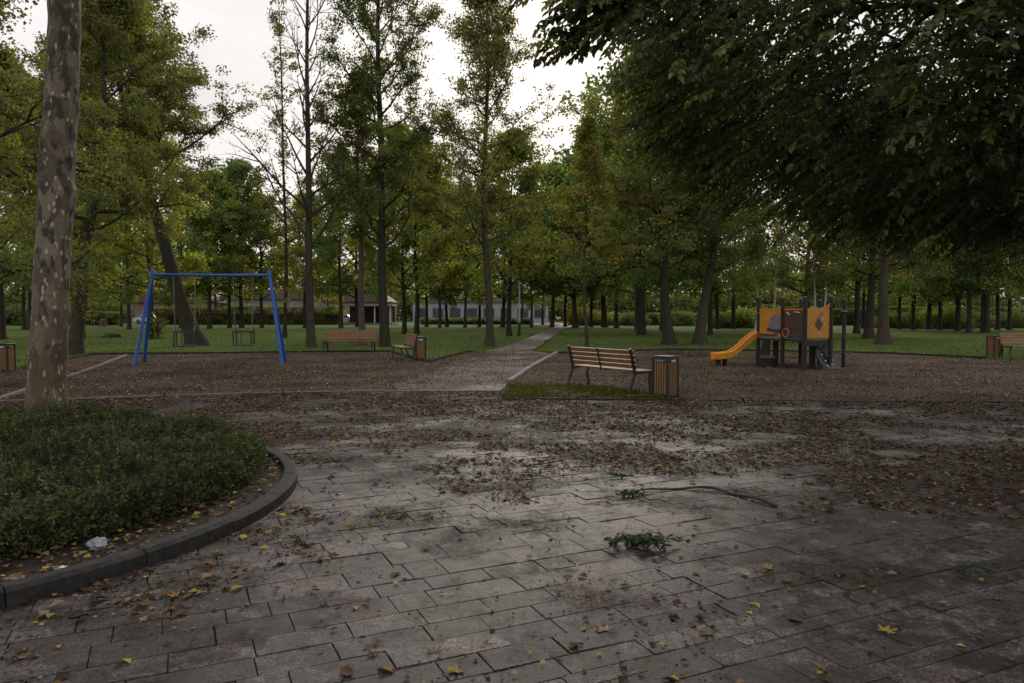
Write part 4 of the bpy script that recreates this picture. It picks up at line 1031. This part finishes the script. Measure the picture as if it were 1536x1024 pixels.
# ------------------------------------------------------------------ play tower
def tower():
    O = np.array([8.4, 21.5, 0]); t = thing('play_tower', 'climbing tower with orange panels, dark posts and an orange slide', 'play structure', tuple(O))
    def W(px, Y, z): return np.array([(px - CX) / FPX * Y, Y, z])
    pt = dict(A=(1137.5, 22.5, 2.08), B=(1174, 21.6, 2.06), C=(1207.5, 20.85, 2.05), D=(1246, 21.2, 2.08), E=(1266, 21.9, 2.02), F=(1201, 22.9, 2.04), H=(1229, 22.6, 2.0))
    pos = {k: W(v[0], v[1], 0) for k, v in pt.items()}
    rad = dict(A=.055, B=.062, C=.062, D=.062, E=.055, F=.055, H=.055)
    for k, p in pos.items():
        q = mesh_obj('post', tube([p - O + (0, 0, -.05), p - O + (0, 0, 1), p - O + (0, 0, pt[k][2] - .03), p - O + (0, 0, pt[k][2])], [rad[k], rad[k], rad[k], rad[k] * .6], 12), M_POST, t, smooth=False)
        mesh_obj('cap', tube([p - O + (0, 0, pt[k][2]), p - O + (0, 0, pt[k][2] + .02)], [rad[k] * .8, rad[k] * .45], 10), M_GREYP, q)
    pos['G_'] = pos['A'] + (pos['F'] - pos['B'])
    # short supports
    for (px, Y, w) in ((1164, 22.2, .14), (1219, 21.4, .15), (1246, 21.55, .12)):
        p = W(px, Y, 0) - O; mesh_obj('support', [bbox_((p[0], p[1], .40), (w, .12, .86), .01)], M_POST, t)
    ZP = .84
    def deck(name, keys, z, th, mat):
        ps = [pos[k] - O for k in keys]; bm = bmesh.new()
        a = [bm.verts.new((p[0], p[1], z)) for p in ps]; b = [bm.verts.new((p[0], p[1], z - th)) for p in ps]; n = len(ps)
        bm.faces.new(a); bm.faces.new(b[::-1])
        for i in range(n): bm.faces.new((a[i], b[i], b[(i + 1) % n], a[(i + 1) % n]))
        bmesh.ops.recalc_face_normals(bm, faces=bm.faces[:]); me = bpy.data.meshes.new(name); bm.to_mesh(me); bm.free(); me.materials.append(mat)
        o = bpy.data.objects.new(name, me); COL.objects.link(o); o.parent = t
    deck('platform', ['A', 'B', 'F', 'G_'], ZP, .07, M_POST)
    deck('platform', ['B', 'C', 'H', 'F'], ZP + .003, .07, M_POST)
    deck('platform', ['C', 'D', 'H'], ZP - .02, .14, M_POST)
    def frame(k1, k2):
        a, b = pos[k1] - O, pos[k2] - O; d = b - a; L = np.linalg.norm(d[:2]); d = d / np.linalg.norm(d); nrm = np.array([d[1], -d[0], 0])
        M = np.eye(4); M[:3, 0] = d; M[:3, 1] = -nrm; M[:3, 2] = (0, 0, 1); M[:3, 3] = a; return M, L
    def pan(name, k1, k2, poly, mat, off=0, th=.02, parent=None):
        M, L = frame(k1, k2); return mesh_obj(name, [xf(prism([(p[0] * L, p[1]) for p in poly], off - th / 2, off + th / 2), M)], mat, parent or t)
    # orange panel with wavy top between A and B
    top = [(.06, 1.74), (.06, .90), (.96, .90)] + [(1 - .04 - u * .9, 1.74 + .05 * max(0, math.sin(u * 9.5 + .4)) ** 2) for u in np.linspace(0, 1, 20)]
    p1 = pan('panel', 'A', 'B', top, M_ORNG)
    dome = [(.45 + .0, 1.12)] + [(.45 + .62 * .5 * (1 - math.cos(a)) * 1.0, 1.12 + .42 * math.sin(a) ** .6) for a in np.linspace(.25, PI / 2 + .1, 8)] + [(1.0 - .06, 1.52), (1.0 - .06, 1.12)]
    pan('vehicle_cutout', 'A', 'B', dome, M_GREYP, -.016, .012, p1)
    pan('bumper_strip', 'A', 'B', [(.40, 1.05), (.40, 1.16), (.52, 1.16), (.55, 1.12), (.93, 1.12), (.93, 1.0), (.68, 1.0), (.62, 1.05)], M_DKBL, -.024, .010, p1)
    pan('slot', 'A', 'B', [(.10, .905), (.10, .975), (.80, .975), (.80, .905)], M_BROWN, -.016, .012, p1)
    p2 = pan('panel', 'B', 'C', [(.1, .95), (.9, .95), (.9, 1.66), (.1, 1.66)], M_BROWN)
    pan('top_trim', 'B', 'C', [(.08, 1.68), (.92, 1.68), (.92, 1.73), (.08, 1.73)], M_RED)
    pan('handle', 'B', 'C', [(.18, 1.62), (.30, 1.54), (.33, 1.56), (.20, 1.645)], M_WHITE, -.018, .012, p2)
    pan('handle', 'B', 'C', [(.55, 1.62), (.80, 1.60), (.80, 1.63), (.55, 1.645)], M_WHITE, -.018, .012, p2)
    # wheel ring at the post
    M, L = frame('B', 'C'); ring_ = []
    c = np.array([.2, -.05, 1.02]); a = np.linspace(0, 2 * PI, 22); ring_ = tube([(c[0] * L + .12 * math.cos(q), c[1], c[2] + .12 * math.sin(q)) for q in a], .016, 6, cap=False)
    mesh_obj('wheel', [xf(p, M) for p in ring_], M_RED, t)
    pan('guard_slats', 'B', 'C', [(.1, .86), (.95, .86), (.95, .93), (.1, .93)], M_BLACKM)
    top = [(.06, .88), (.95, .88), (.95, 1.85), (.86, 1.76)] + [(.86 - u * .8, 1.76 + .02 * math.sin(u * 12)) for u in np.linspace(.05, 1, 14)]
    p3 = pan('panel', 'C', 'D', top, M_ORNG)
    pan('kite_cutout', 'C', 'D', [(.52, 1.46), (.37, 1.28), (.53, 1.10), (.68, 1.26)], M_BROWN, -.016, .010, p3)
    pan('kite_cutout', 'C', 'D', [(.40, 1.40), (.66, 1.66), (.68, 1.62), (.45, 1.38)], M_GREYP, -.018, .010, p3)
    for (u, z) in ((.21, 1.18), (.72, 1.27), (.55, 1.02), (.22, 1.2), (.63, 1.44), (.60, .74 + .2)):
        pan('stud', 'C', 'D', [(u - .02, z - .02), (u + .02, z - .02), (u + .02, z + .02), (u - .02, z + .02)], M_WHITE, -.02, .014, p3)
    pan('peak_trim', 'C', 'D', [(.78, 1.78), (.95, 1.90), (.95, 1.76)], M_RED, -.016, .012, p3)
    for (k1, k2) in (('A', 'G_'),): pass
    # slide: moulded chute
    Y = 22.7; prof = [(7.63, 1.0), (7.45, .94), (7.1, .66), (6.85, .45), (6.70, .38), (6.35, .33), (6.22, .34)]
    def chute(sc=1):
        xs = np.array([p[0] for p in prof]); zs = np.array([p[1] for p in prof]); u = np.linspace(0, 1, 30); s = np.linspace(0, 1, len(prof))
        # smooth
        X = np.interp(u, s, xs); Z = np.interp(u, s, zs)
        for _ in range(3): X[1:-1] = (X[:-2] + X[1:-1] * 2 + X[2:]) / 4; Z[1:-1] = (Z[:-2] + Z[1:-1] * 2 + Z[2:]) / 4
        sec = [(-.25, .13), (-.21, .15), (-.19, .12), (-.17, .0), (0, -.02), (.17, 0), (.19, .12), (.21, .15), (.25, .13), (.24, -.05), (0, -.09), (-.24, -.05)]
        V = np.array([[x - O[0], Y + a - O[1], z + b - .08] for x, z in zip(X, Z) for a, b in sec]); m = len(sec); F = []
        for i in range(29):
            for j in range(m): F.append([i * m + j, i * m + (j + 1) % m, (i + 1) * m + (j + 1) % m, (i + 1) * m + j])
        return [(V, np.array(F)), (V, np.array([list(range(m))[::-1]])), (V, np.array([[29 * m + k for k in range(m)]]))]
    sl = mesh_obj('slide', chute(), M_SLIDE, t, smooth=False)
    for xx in (6.40, 6.60): mesh_obj('slide_foot', [box((xx - O[0], Y - O[1], .09), (.05, .34, .26))], M_POST, sl)
    # boards and box under the first platform
    p = W(1149, 22.0, 0) - O
    mesh_obj('curved_board', [prism([(p[0] - .18, .36), (p[0] - .02, .80), (p[0] + .17, .83), (p[0] + .17, .36)], p[1] + .1, p[1] + .14)], M_BLACKM, t)
    mesh_obj('low_seat', [box((p[0], p[1], .17), (.42, .30, .24)), box((p[0], p[1], .305), (.46, .34, .03))], M_POST, t)
    mesh_obj('seat_edge', [box((p[0], p[1] - .185, .305), (.44, .02, .035))], M_GREYP, t)
    # climbing ramp with holds
    a0, a1 = W(1222, 21.3, .80) - O, W(1248, 21.5, .80) - O; b0_, b1 = W(1240, 21.0, .02) - O, W(1263, 21.2, .02) - O
    n = 8; V = []
    for i in range(n + 1):
        u = i / n; sag = -.10 * math.sin(u * PI)
        for (s0, s1) in ((a0, b0_), (a1, b1)):
            q = s0 * (1 - u) + s1 * u; V.append([q[0] + sag * .6, q[1], q[2] + sag])
    V = np.array(V); V2 = V + np.array([.0, .04, -.03]); VV = np.vstack([V, V2]); F = []
    for i in range(n):
        F.append([2 * i, 2 * i + 1, 2 * i + 3, 2 * i + 2]); m = 2 * n + 2; F.append([m + 2 * i, m + 2 * i + 2, m + 2 * i + 3, m + 2 * i + 1])
        F.append([2 * i, 2 * i + 2, m + 2 * i + 2, m + 2 * i]); F.append([2 * i + 1, m + 2 * i + 1, m + 2 * i + 3, 2 * i + 3])
    cr_ = mesh_obj('climbing_ramp', [(VV, np.array(F))], M_BLACKM, t)
    for (u, w) in ((.15, .3), (.2, .7), (.38, .25), (.42, .6), (.58, .8), (.6, .35), (.78, .6), (.85, .25)):
        q = (a0 * (1 - w) + a1 * w) * (1 - u) + (b0_ * (1 - w) + b1 * w) * u; sg = -.10 * math.sin(u * PI)
        mesh_obj('climbing_hold', [box((q[0] + sg * .6, q[1] - .02, q[2] + sg + .015), (.045, .05, .035))], M_WHITE, cr_)
    for z in (.86, .46):
        mesh_obj('rung', tube([pos['D'] - O + (0, 0, z), pos['E'] - O + (0, 0, z)], .022, 8), M_POST, t)
    mesh_obj('clamp', [box(tuple(pos['E'] - O + (0, -.02, 1.66)), (.14, .14, .05))], M_GREYP, t)
    for z in (.88, 1.6): mesh_obj('clamp', [box(tuple(pos['A'] - O + (0, -.01, z)), (.13, .13, .04))], M_GREYP, t)
tower()

# ------------------------------------------------------------------ lamp post, poles
def lamp(label, px, py, top_z, mat, r=.045, head=True):
    x, y = G(px, py); t = thing('lamp_post', label, 'lamp post', (x, y, -.03), 0)
    mesh_obj('base', tube([(0, 0, -.05), (0, 0, .9), (0, 0, .95)], [.11, .09, .06], 10), M_BLACKM, t)
    mesh_obj('pole', tube([(0, 0, .9), (0, 0, top_z)], [.06, r], 10), mat, t)
    if head:
        mesh_obj('lamp_head', tube([(0, 0, top_z), (0, 0, top_z + .1), (0, 0, top_z + .35), (0, 0, top_z + .4)], [.05, .16, .22, .05], 12), M_GREYP, t)
lamp('slim grey lamp post with black foot beside the path', 779, 503.6, 4.6, M_WHITE)
lamp('white lamp post on the far street, seen right of the right swing', 401, 482, 6, M_WHITE, .07)
lamp('white lamp post on the far street, right of the blue swing frame', 433, 482.5, 5.5, M_WHITE, .07)

# ------------------------------------------------------------------ heap, stump, shrubs
def small_heap():
    x, y = G(167, 506); rg = np.random.default_rng(3); t = thing('brushwood_heap', 'low heap of cut brushwood on the left lawn', 'brushwood', (x, y, -.03))
    w = []
    for _ in range(60):
        a = rg.uniform(0, PI); L = rg.uniform(.2, .55); c = rg.normal(0, 1, 3) * np.array([.3, .15, .0]); c[2] = rg.uniform(.03, .3) * max(.15, 1 - abs(c[0]) * 1.3)
        d = np.array([math.cos(a), math.sin(a) * .6, rg.normal(0, .2)]) * L / 2; w += tube([c - d, c + d], [rg.uniform(.015, .04)] * 2, 5)
    mesh_obj('sticks', w, M_BARKP, t)
small_heap()
x, y = G(155, 490.5); st = thing('tree_stump', 'low reddish brown tree stump on the far left lawn', 'tree stump', (x, y, -.03))
mesh_obj('trunk', tube([(0, 0, -.05), (0, 0, .15), (0, 0, .8), (.02, 0, .95)], [.5, .38, .33, .25], 12, noise=.06, rg=rg), simple('reddish_stump', (.09, .04, .03), (.16, .08, .06), 6, .9), st)
def shrub(label, px, py, w, h, pal, seed, n=5000, ls=.14, group='shrubs along the far side of the park', src=None):
    x, y = G(px, py)
    if src is not None:
        o = dup(src[0], (x, y, -.03), seed, label, (w / src[1], w / src[1], h / src[2])); return o
    rg = np.random.default_rng(seed); t = thing('shrub', label, 'shrub', (x, y, -.03), 0, group)
    w_ = []
    for _ in range(14):
        e = rg.normal(0, 1, 3) * np.array([w * .25, w * .25, 0]); e[2] = rg.uniform(.4, .9) * h; w_ += tube([(0, 0, 0), e * .5 + (0, 0, .1), e], [.03, .02, .01], 4, cap=False)
    mesh_obj('stems', w_, M_TWIG, t)
    k = 60; c = rand_unit(rg, k); c[:, 2] = np.abs(c[:, 2]); c = c * rg.uniform(.4, 1, (k, 1)) * np.array([w / 2, w / 2, h * .9]); ci = rg.integers(0, k, n)
    pos = c[ci] + rg.normal(0, .09 * (w + h) / 2, (n, 3)); pos[:, 2] = np.maximum(pos[:, 2], .05)
    S = ls * rg.uniform(.6, 1.3, n)
    cr = mesh_obj('foliage', [leaf_quads(pos, rand_unit(rg, n), rand_unit(rg, n) + np.array([0, 0, .6]), S, S * .7, palcol(rg, pal, k, ci))], M_LEAF, t)
    return t
shrub('small airy leafy bush right of the left swing legs', 237, 508, 1.0, 2.0, 'olive', 5, 700, .12, None)
s0 = shrub('round grey-green shrub right of the two pale-footed trees', 1371, 492.5, 3.6, 1.9, 'green', 6, 5000, .17)
SRC = (s0, 3.6, 1.9)
for i, (px, py, w, h, lab) in enumerate([
    (1394, 493, 3.0, 2.1, 'light green shrub in the middle of the round shrubs at the right'),
    (1425, 493, 4.2, 2.3, 'largest of the round shrubs at the right, dull brown-green'),
    (1115, 492, 5, 2.2, 'light green shrub left of the play tower, past the slide'),
    (1090, 492, 5, 1.9, 'dark low shrub behind the thick tree above the slide end'),
    (1335, 492, 4.5, 1.8, 'low shrub seen between the two pale-footed trees'),
    (1462, 492, 4.5, 1.8, 'low shrub left of the right-hand bin, far behind'),
    (1520, 492, 5, 2.0, 'low dark shrub above the bench at the right photo edge'),
    (905, 488, 6, 1.9, 'low shrub in the gap right of the young yellowing tree'),
    (872, 488, 5, 2.6, 'orange-tinged shrub just left of the young yellowing tree'),
    (945, 488.5, 5, 1.8, 'low shrub left of the dark wide-footed tree'),
    (1018, 489, 5, 2.0, 'low shrub between the two stout trees past the bin'),
    (60, 488, 8, 3.0, 'large grey-green shrub left of the plane trunk'),
    (20, 488, 7, 2.6, 'shrub mass at the far left photo edge'),
    (133, 486, 6, 4.5, 'tall grey shrub behind the leaning dark trunk at the left'),
    (170, 486, 5, 3.6, 'green shrub right of the stump'),
    (470, 485, 6, 2.0, 'shrub behind the foot of the leafless tree'),
    (500, 485, 6, 2.6, 'yellow-green shrub far behind the long bench'),
    (355, 485, 6, 3.0, 'dark shrub far behind the right swing'),
]):
    o = shrub(lab, px, py, w, h, 'green', i * 1.3, src=SRC)
    for c in o.children:
        if c.name.startswith('foliage'):
            c.color = ((1.6, 1.1, .8, 1) if 'orange' in lab else (1.7, 1.7, 1, 1) if 'light' in lab or 'yellow' in lab else (.9, .9, .9, 1))

# ------------------------------------------------------------------ street beyond: buildings and cars
def building(name, label, x0, x1, y0, y1, h, wall, roof=None, rows_=1, step=3.0, win=(1.4, 1.2), sill=1.0, roof_h=0, cols=None):
    t = thing(name, label, 'building', ((x0 + x1) / 2, y0, -.03)); w = x1 - x0; d = y1 - y0
    mesh_obj('wall', [box((0, d / 2, h / 2), (w, d, h))], wall, t)
    if roof_h:
        mesh_obj('roof', [prism([(-w / 2 - .4, h), (w / 2 + .4, h), (w / 2 - 1.5, h + roof_h), (-w / 2 + 1.5, h + roof_h)], -.5, d + .5)], M_ROOF, t)
    else: mesh_obj('roof', [box((0, d / 2, h + .1), (w + .5, d + .5, .22))], M_GREYP, t)
    n = int(w / step)
    for r_ in range(rows_):
        for i in range(n):
            xx = -w / 2 + (i + .5) * w / n; zz = sill + win[1] / 2 + r_ * 3.0
            f = mesh_obj('window', [box((xx, -.03, zz), (win[0] + .2, .08, win[1] + .2))], M_PLASTER if wall is not M_PLASTER else M_GREYP, t)
            mesh_obj('pane', [box((xx, -.075, zz), (win[0], .03, win[1])),], M_GLASS, f)
    return t
building('pale_building', 'long low pale blue building beyond the lawn, left of the lamp post', -16.5, 6, 122, 134, 3.4, M_BLUEW, rows_=1, step=2.6, win=(1.7, 1.5), sill=.9)
building('pale_building', 'pink building with red roof seen above the left lawn', -66, -50, 124, 136, 3.4, M_PINK, rows_=1, step=3.2, roof_h=1.4)
building('pale_building', 'low pinkish building seen left of the blue swing legs', -49, -34, 126, 136, 4.0, M_PLASTER, rows_=1, step=2.5, roof_h=1.6)
building('pale_building', 'pale building behind the right end of the swing frame', -45 + 13, -22, 128, 140, 3.6, M_PINK, rows_=1, step=2.8, roof_h=1.2)
# open pavilion
pv = thing('pavilion', 'small dark open pavilion with white posts behind the tall green tree', 'pavilion', (-20.5, 108.6 - 5, -.03))
mesh_obj('roof', [box((0, 2, 2.75), (7.2, 4.6, .3))], M_PLASTER, pv)
mesh_obj('wall', [box((0, 4, 1.3), (6.6, .2, 2.6)), box((2.6, 2.0, 1.3), (1.0, 3.6, 2.58))], M_BROWN, pv)
for xx in (-3.3, -1.1, 1.1, 3.3): mesh_obj('post', [box((xx, .1, 1.3), (.16, .16, 2.6))], M_WHITE, pv)
mesh_obj('floor', [box((0, 2, .1), (7.4, 4.8, .24))], M_GREYP, pv)
def make_car(label, loc, rz, mat):
    t = thing('parked_car', label, 'car', loc, rz, 'cars parked along the far street')
    body = [(-2.15, .35), (-2.2, .6), (-2.1, .85), (-1.2, .95), (-.75, 1.38), (.7, 1.42), (1.45, 1.0), (2.05, .9), (2.2, .65), (2.15, .32)]
    mesh_obj('body', [prism(body, -.85, .85)], mat, t)
    mesh_obj('side_window', [prism([(-1.05, .97), (-.68, 1.31), (.62, 1.34), (1.2, 1.0)], -.865, -.85), prism([(-1.05, .97), (-.68, 1.31), (.62, 1.34), (1.2, 1.0)], .85, .865)], M_GLASS, t)
    for sx in (-1.35, 1.35):
        for sy in (-.80, .80):
            wl = mesh_obj('wheel', tube([(sx, sy - .1, .32), (sx, sy + .1, .32)], .32, 16), M_TYRE, t)
            mesh_obj('rim', tube([(sx, sy - .112, .32), (sx, sy + .112, .32)], .18, 10), M_CHAIN, wl)
    for sy in (-.6, .6): mesh_obj('headlight', [box((-2.19, sy, .68), (.05, .3, .12))], M_WHITE, t)
    return t
cars = [(15, 0, 'pale silver car at the left photo edge beyond the lawn'), (48, 1, 'grey car just left of the plane trunk'), (100, 0, 'white car just right of the plane trunk'),
        (205, 0, 'white car left of the blue swing legs'), (250, 1, 'grey car behind the small airy bush'), (305, 2, 'dark blue car beyond the left swing'), (335, 0, 'white car beyond the gap between the swings'),
        (380, 1, 'grey car beyond the right swing'), (505, 0, 'white car beyond the long bench'), (550, 2, 'dark car behind the pinkish trunk'), (1020, 0, 'pale car seen between the two stout trees past the bin'),
        (1278, 1, 'pale grey car seen just right of the play tower'), (935, 3, 'red car seen left of the dark wide-footed tree'), (1500, 0, 'white car seen above the bench at the right photo edge')]
c0 = {}
for (px, ci, lab) in cars:
    x = (px - CX) / FPX * 104.5
    if ci not in c0: c0[ci] = make_car(lab, (x, 104.5 + 4, -.018), 0 if ci % 2 else PI, M_CARW[ci])
    else: dup(c0[ci], (x, 108.5, -.018), PI if px % 2 else 0, lab)

def long_hedge(label, x0, x1, y0, h, pal, seed):
    rg = np.random.default_rng(seed); t = thing('hedge', label, 'hedge', ((x0 + x1) / 2, y0, -.03)); w = x1 - x0; n = int(w * h * 260)
    X = rg.uniform(-w / 2, w / 2, n); u = rg.random(n); hh = h * (.8 + .4 * fbm(X + 50, X * 0 + seed, 3.0)); Z = np.where(u < .7, rg.random(n) * hh, hh); Y = np.where(u < .7, -.7, rg.uniform(-.7, .7, n)) + rg.normal(0, .12, n)
    k = (np.floor(X / 1.1).astype(int) * 7 + np.floor(Z / .7).astype(int) * 13) % 50
    S = rg.uniform(.12, .28, n)
    mesh_obj('foliage', [leaf_quads(np.stack([X, Y, Z], 1), rand_unit(rg, n), rand_unit(rg, n) + np.array([0, -.4, .6]), S, S * .7, palcol(rg, pal, 50, k))], M_LEAF, t)
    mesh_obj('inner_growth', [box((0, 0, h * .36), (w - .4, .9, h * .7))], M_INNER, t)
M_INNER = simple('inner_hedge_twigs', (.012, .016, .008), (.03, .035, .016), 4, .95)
long_hedge('long dark hedge along the far right edge of the lawn', 30, 78, 97, 2.3, 'dark', 1)
long_hedge('low hedge bordering the far lawn between the path end and the stout trees', 9, 29, 99, 1.5, 'green', 2)
long_hedge('low green hedge at the far left edge of the lawn', -80, -52, 98, 1.6, 'green', 3)
long_hedge('uneven low hedge along the street behind the swing frame', -50, -24, 103, 2.3, 'olive', 4)
long_hedge('short low hedge in front of the pale blue building', -13, 3, 104, .8, 'dark', 5)
# far woodland closing the horizon
def woodland():
    rg = np.random.default_rng(91); parts = []; w = []
    n = 150; cx = np.concatenate([rg.uniform(-170, 170, n)]); cy = rg.uniform(142, 190, n)
    P_, C_ = [], []
    for i in range(n):
        H = rg.uniform(11, 17); k = 700; c = rand_unit(rg, 26) * np.array([3.6, 3.6, H * .36]) + np.array([cx[i], cy[i], H * .60]); ci = rg.integers(0, 26, k)
        P_.append(c[ci] + rg.normal(0, 1.0, (k, 3))); C_.append(palcol(rg, rg.choice(['green', 'olive', 'dark', 'autumn']), 26, ci))
        w += tube([(cx[i], cy[i], -.1), (cx[i], cy[i], H * .7)], [.3, .12], 5, cap=False)
    for q in range(280):
        k = 260; c = rand_unit(rg, 14) * np.array([3.4, 2, 2.0]) + np.array([rg.uniform(-170, 170), rg.uniform(144, 152), 2.6]); ci = rg.integers(0, 14, k)
        P_.append(c[ci] + rg.normal(0, .8, (k, 3))); C_.append(palcol(rg, rg.choice(['green', 'olive', 'dark']), 14, ci))
    P_ = np.vstack(P_); C_ = np.vstack(C_); m = len(P_); S = rg.uniform(.45, .9, m)
    t = thing('far_woodland', 'mass of distant trees beyond the street', 'woodland', (0, 0, 0)); t['kind'] = 'stuff'
    a = mesh_obj('crown', [leaf_quads(P_, rand_unit(rg, m), rand_unit(rg, m) + np.array([0, -.3, .5]), S, S * .8, C_)], M_LEAF, t); a['kind'] = 'stuff'
    b = mesh_obj('trunk', w, M_BARK, t); b['kind'] = 'stuff'
woodland()

# ------------------------------------------------------------------ light and sky
SUN_EL, SUN_AZ = 27, 5      # overcast: the bright part of the sky is ahead of the camera
wd = bpy.data.worlds.new('World'); scn.world = wd; wd.use_nodes = True
t = wd.node_tree; t.nodes.clear(); n = N(t)
sky = n.add('ShaderNodeTexSky', sky_type='NISHITA'); sky.sun_disc = False; sky.sun_elevation = R(SUN_EL); sky.sun_rotation = R(SUN_AZ)
sky.air_density = 1.5; sky.dust_density = 4
tc = n.add('ShaderNodeTexCoord'); mp = n.add('ShaderNodeMapping'); mp.inputs['Scale'].default_value = (1, 1, 2.2); n.link(tc.outputs['Generated'], mp.inputs[0])
cl = n.noise(2.6, 5, mp.outputs[0], .5)
clc = n.ramp(cl.outputs['Fac'], [(.38, (8.3, 8.0, 8.0)), (.62, (10.8, 10.5, 10.4))])
mx = n.mix(.93, sky.outputs[0], clc)
bg = n.add('ShaderNodeBackground'); bg.inputs['Strength'].default_value = .10; n.link(mx, bg.inputs[0])
o = n.add('ShaderNodeOutputWorld'); n.link(bg.outputs[0], o.inputs[0])
sl = bpy.data.lights.new('sun', 'SUN'); sl.energy = 1.9; sl.angle = R(20); sl.color = (1, .91, .80)
so = bpy.data.objects.new('sun', sl); COL.objects.link(so)
az, el = R(SUN_AZ), R(SUN_EL)
dirv = Vector((math.sin(az) * math.cos(el), math.cos(az) * math.cos(el), math.sin(el)))
so.rotation_euler = dirv.to_track_quat('Z', 'Y').to_euler(); so.location = (0, 0, 30)

scn.view_settings.view_transform = 'Standard'; scn.view_settings.look = 'None'; scn.view_settings.exposure = 0; scn.view_settings.gamma = 1
scn.render.engine = 'CYCLES'
c = scn.cycles; c.max_bounces = 5; c.diffuse_bounces = 3; c.glossy_bounces = 2; c.transmission_bounces = 3; c.use_denoising = True
c.caustics_reflective = False; c.caustics_refractive = False
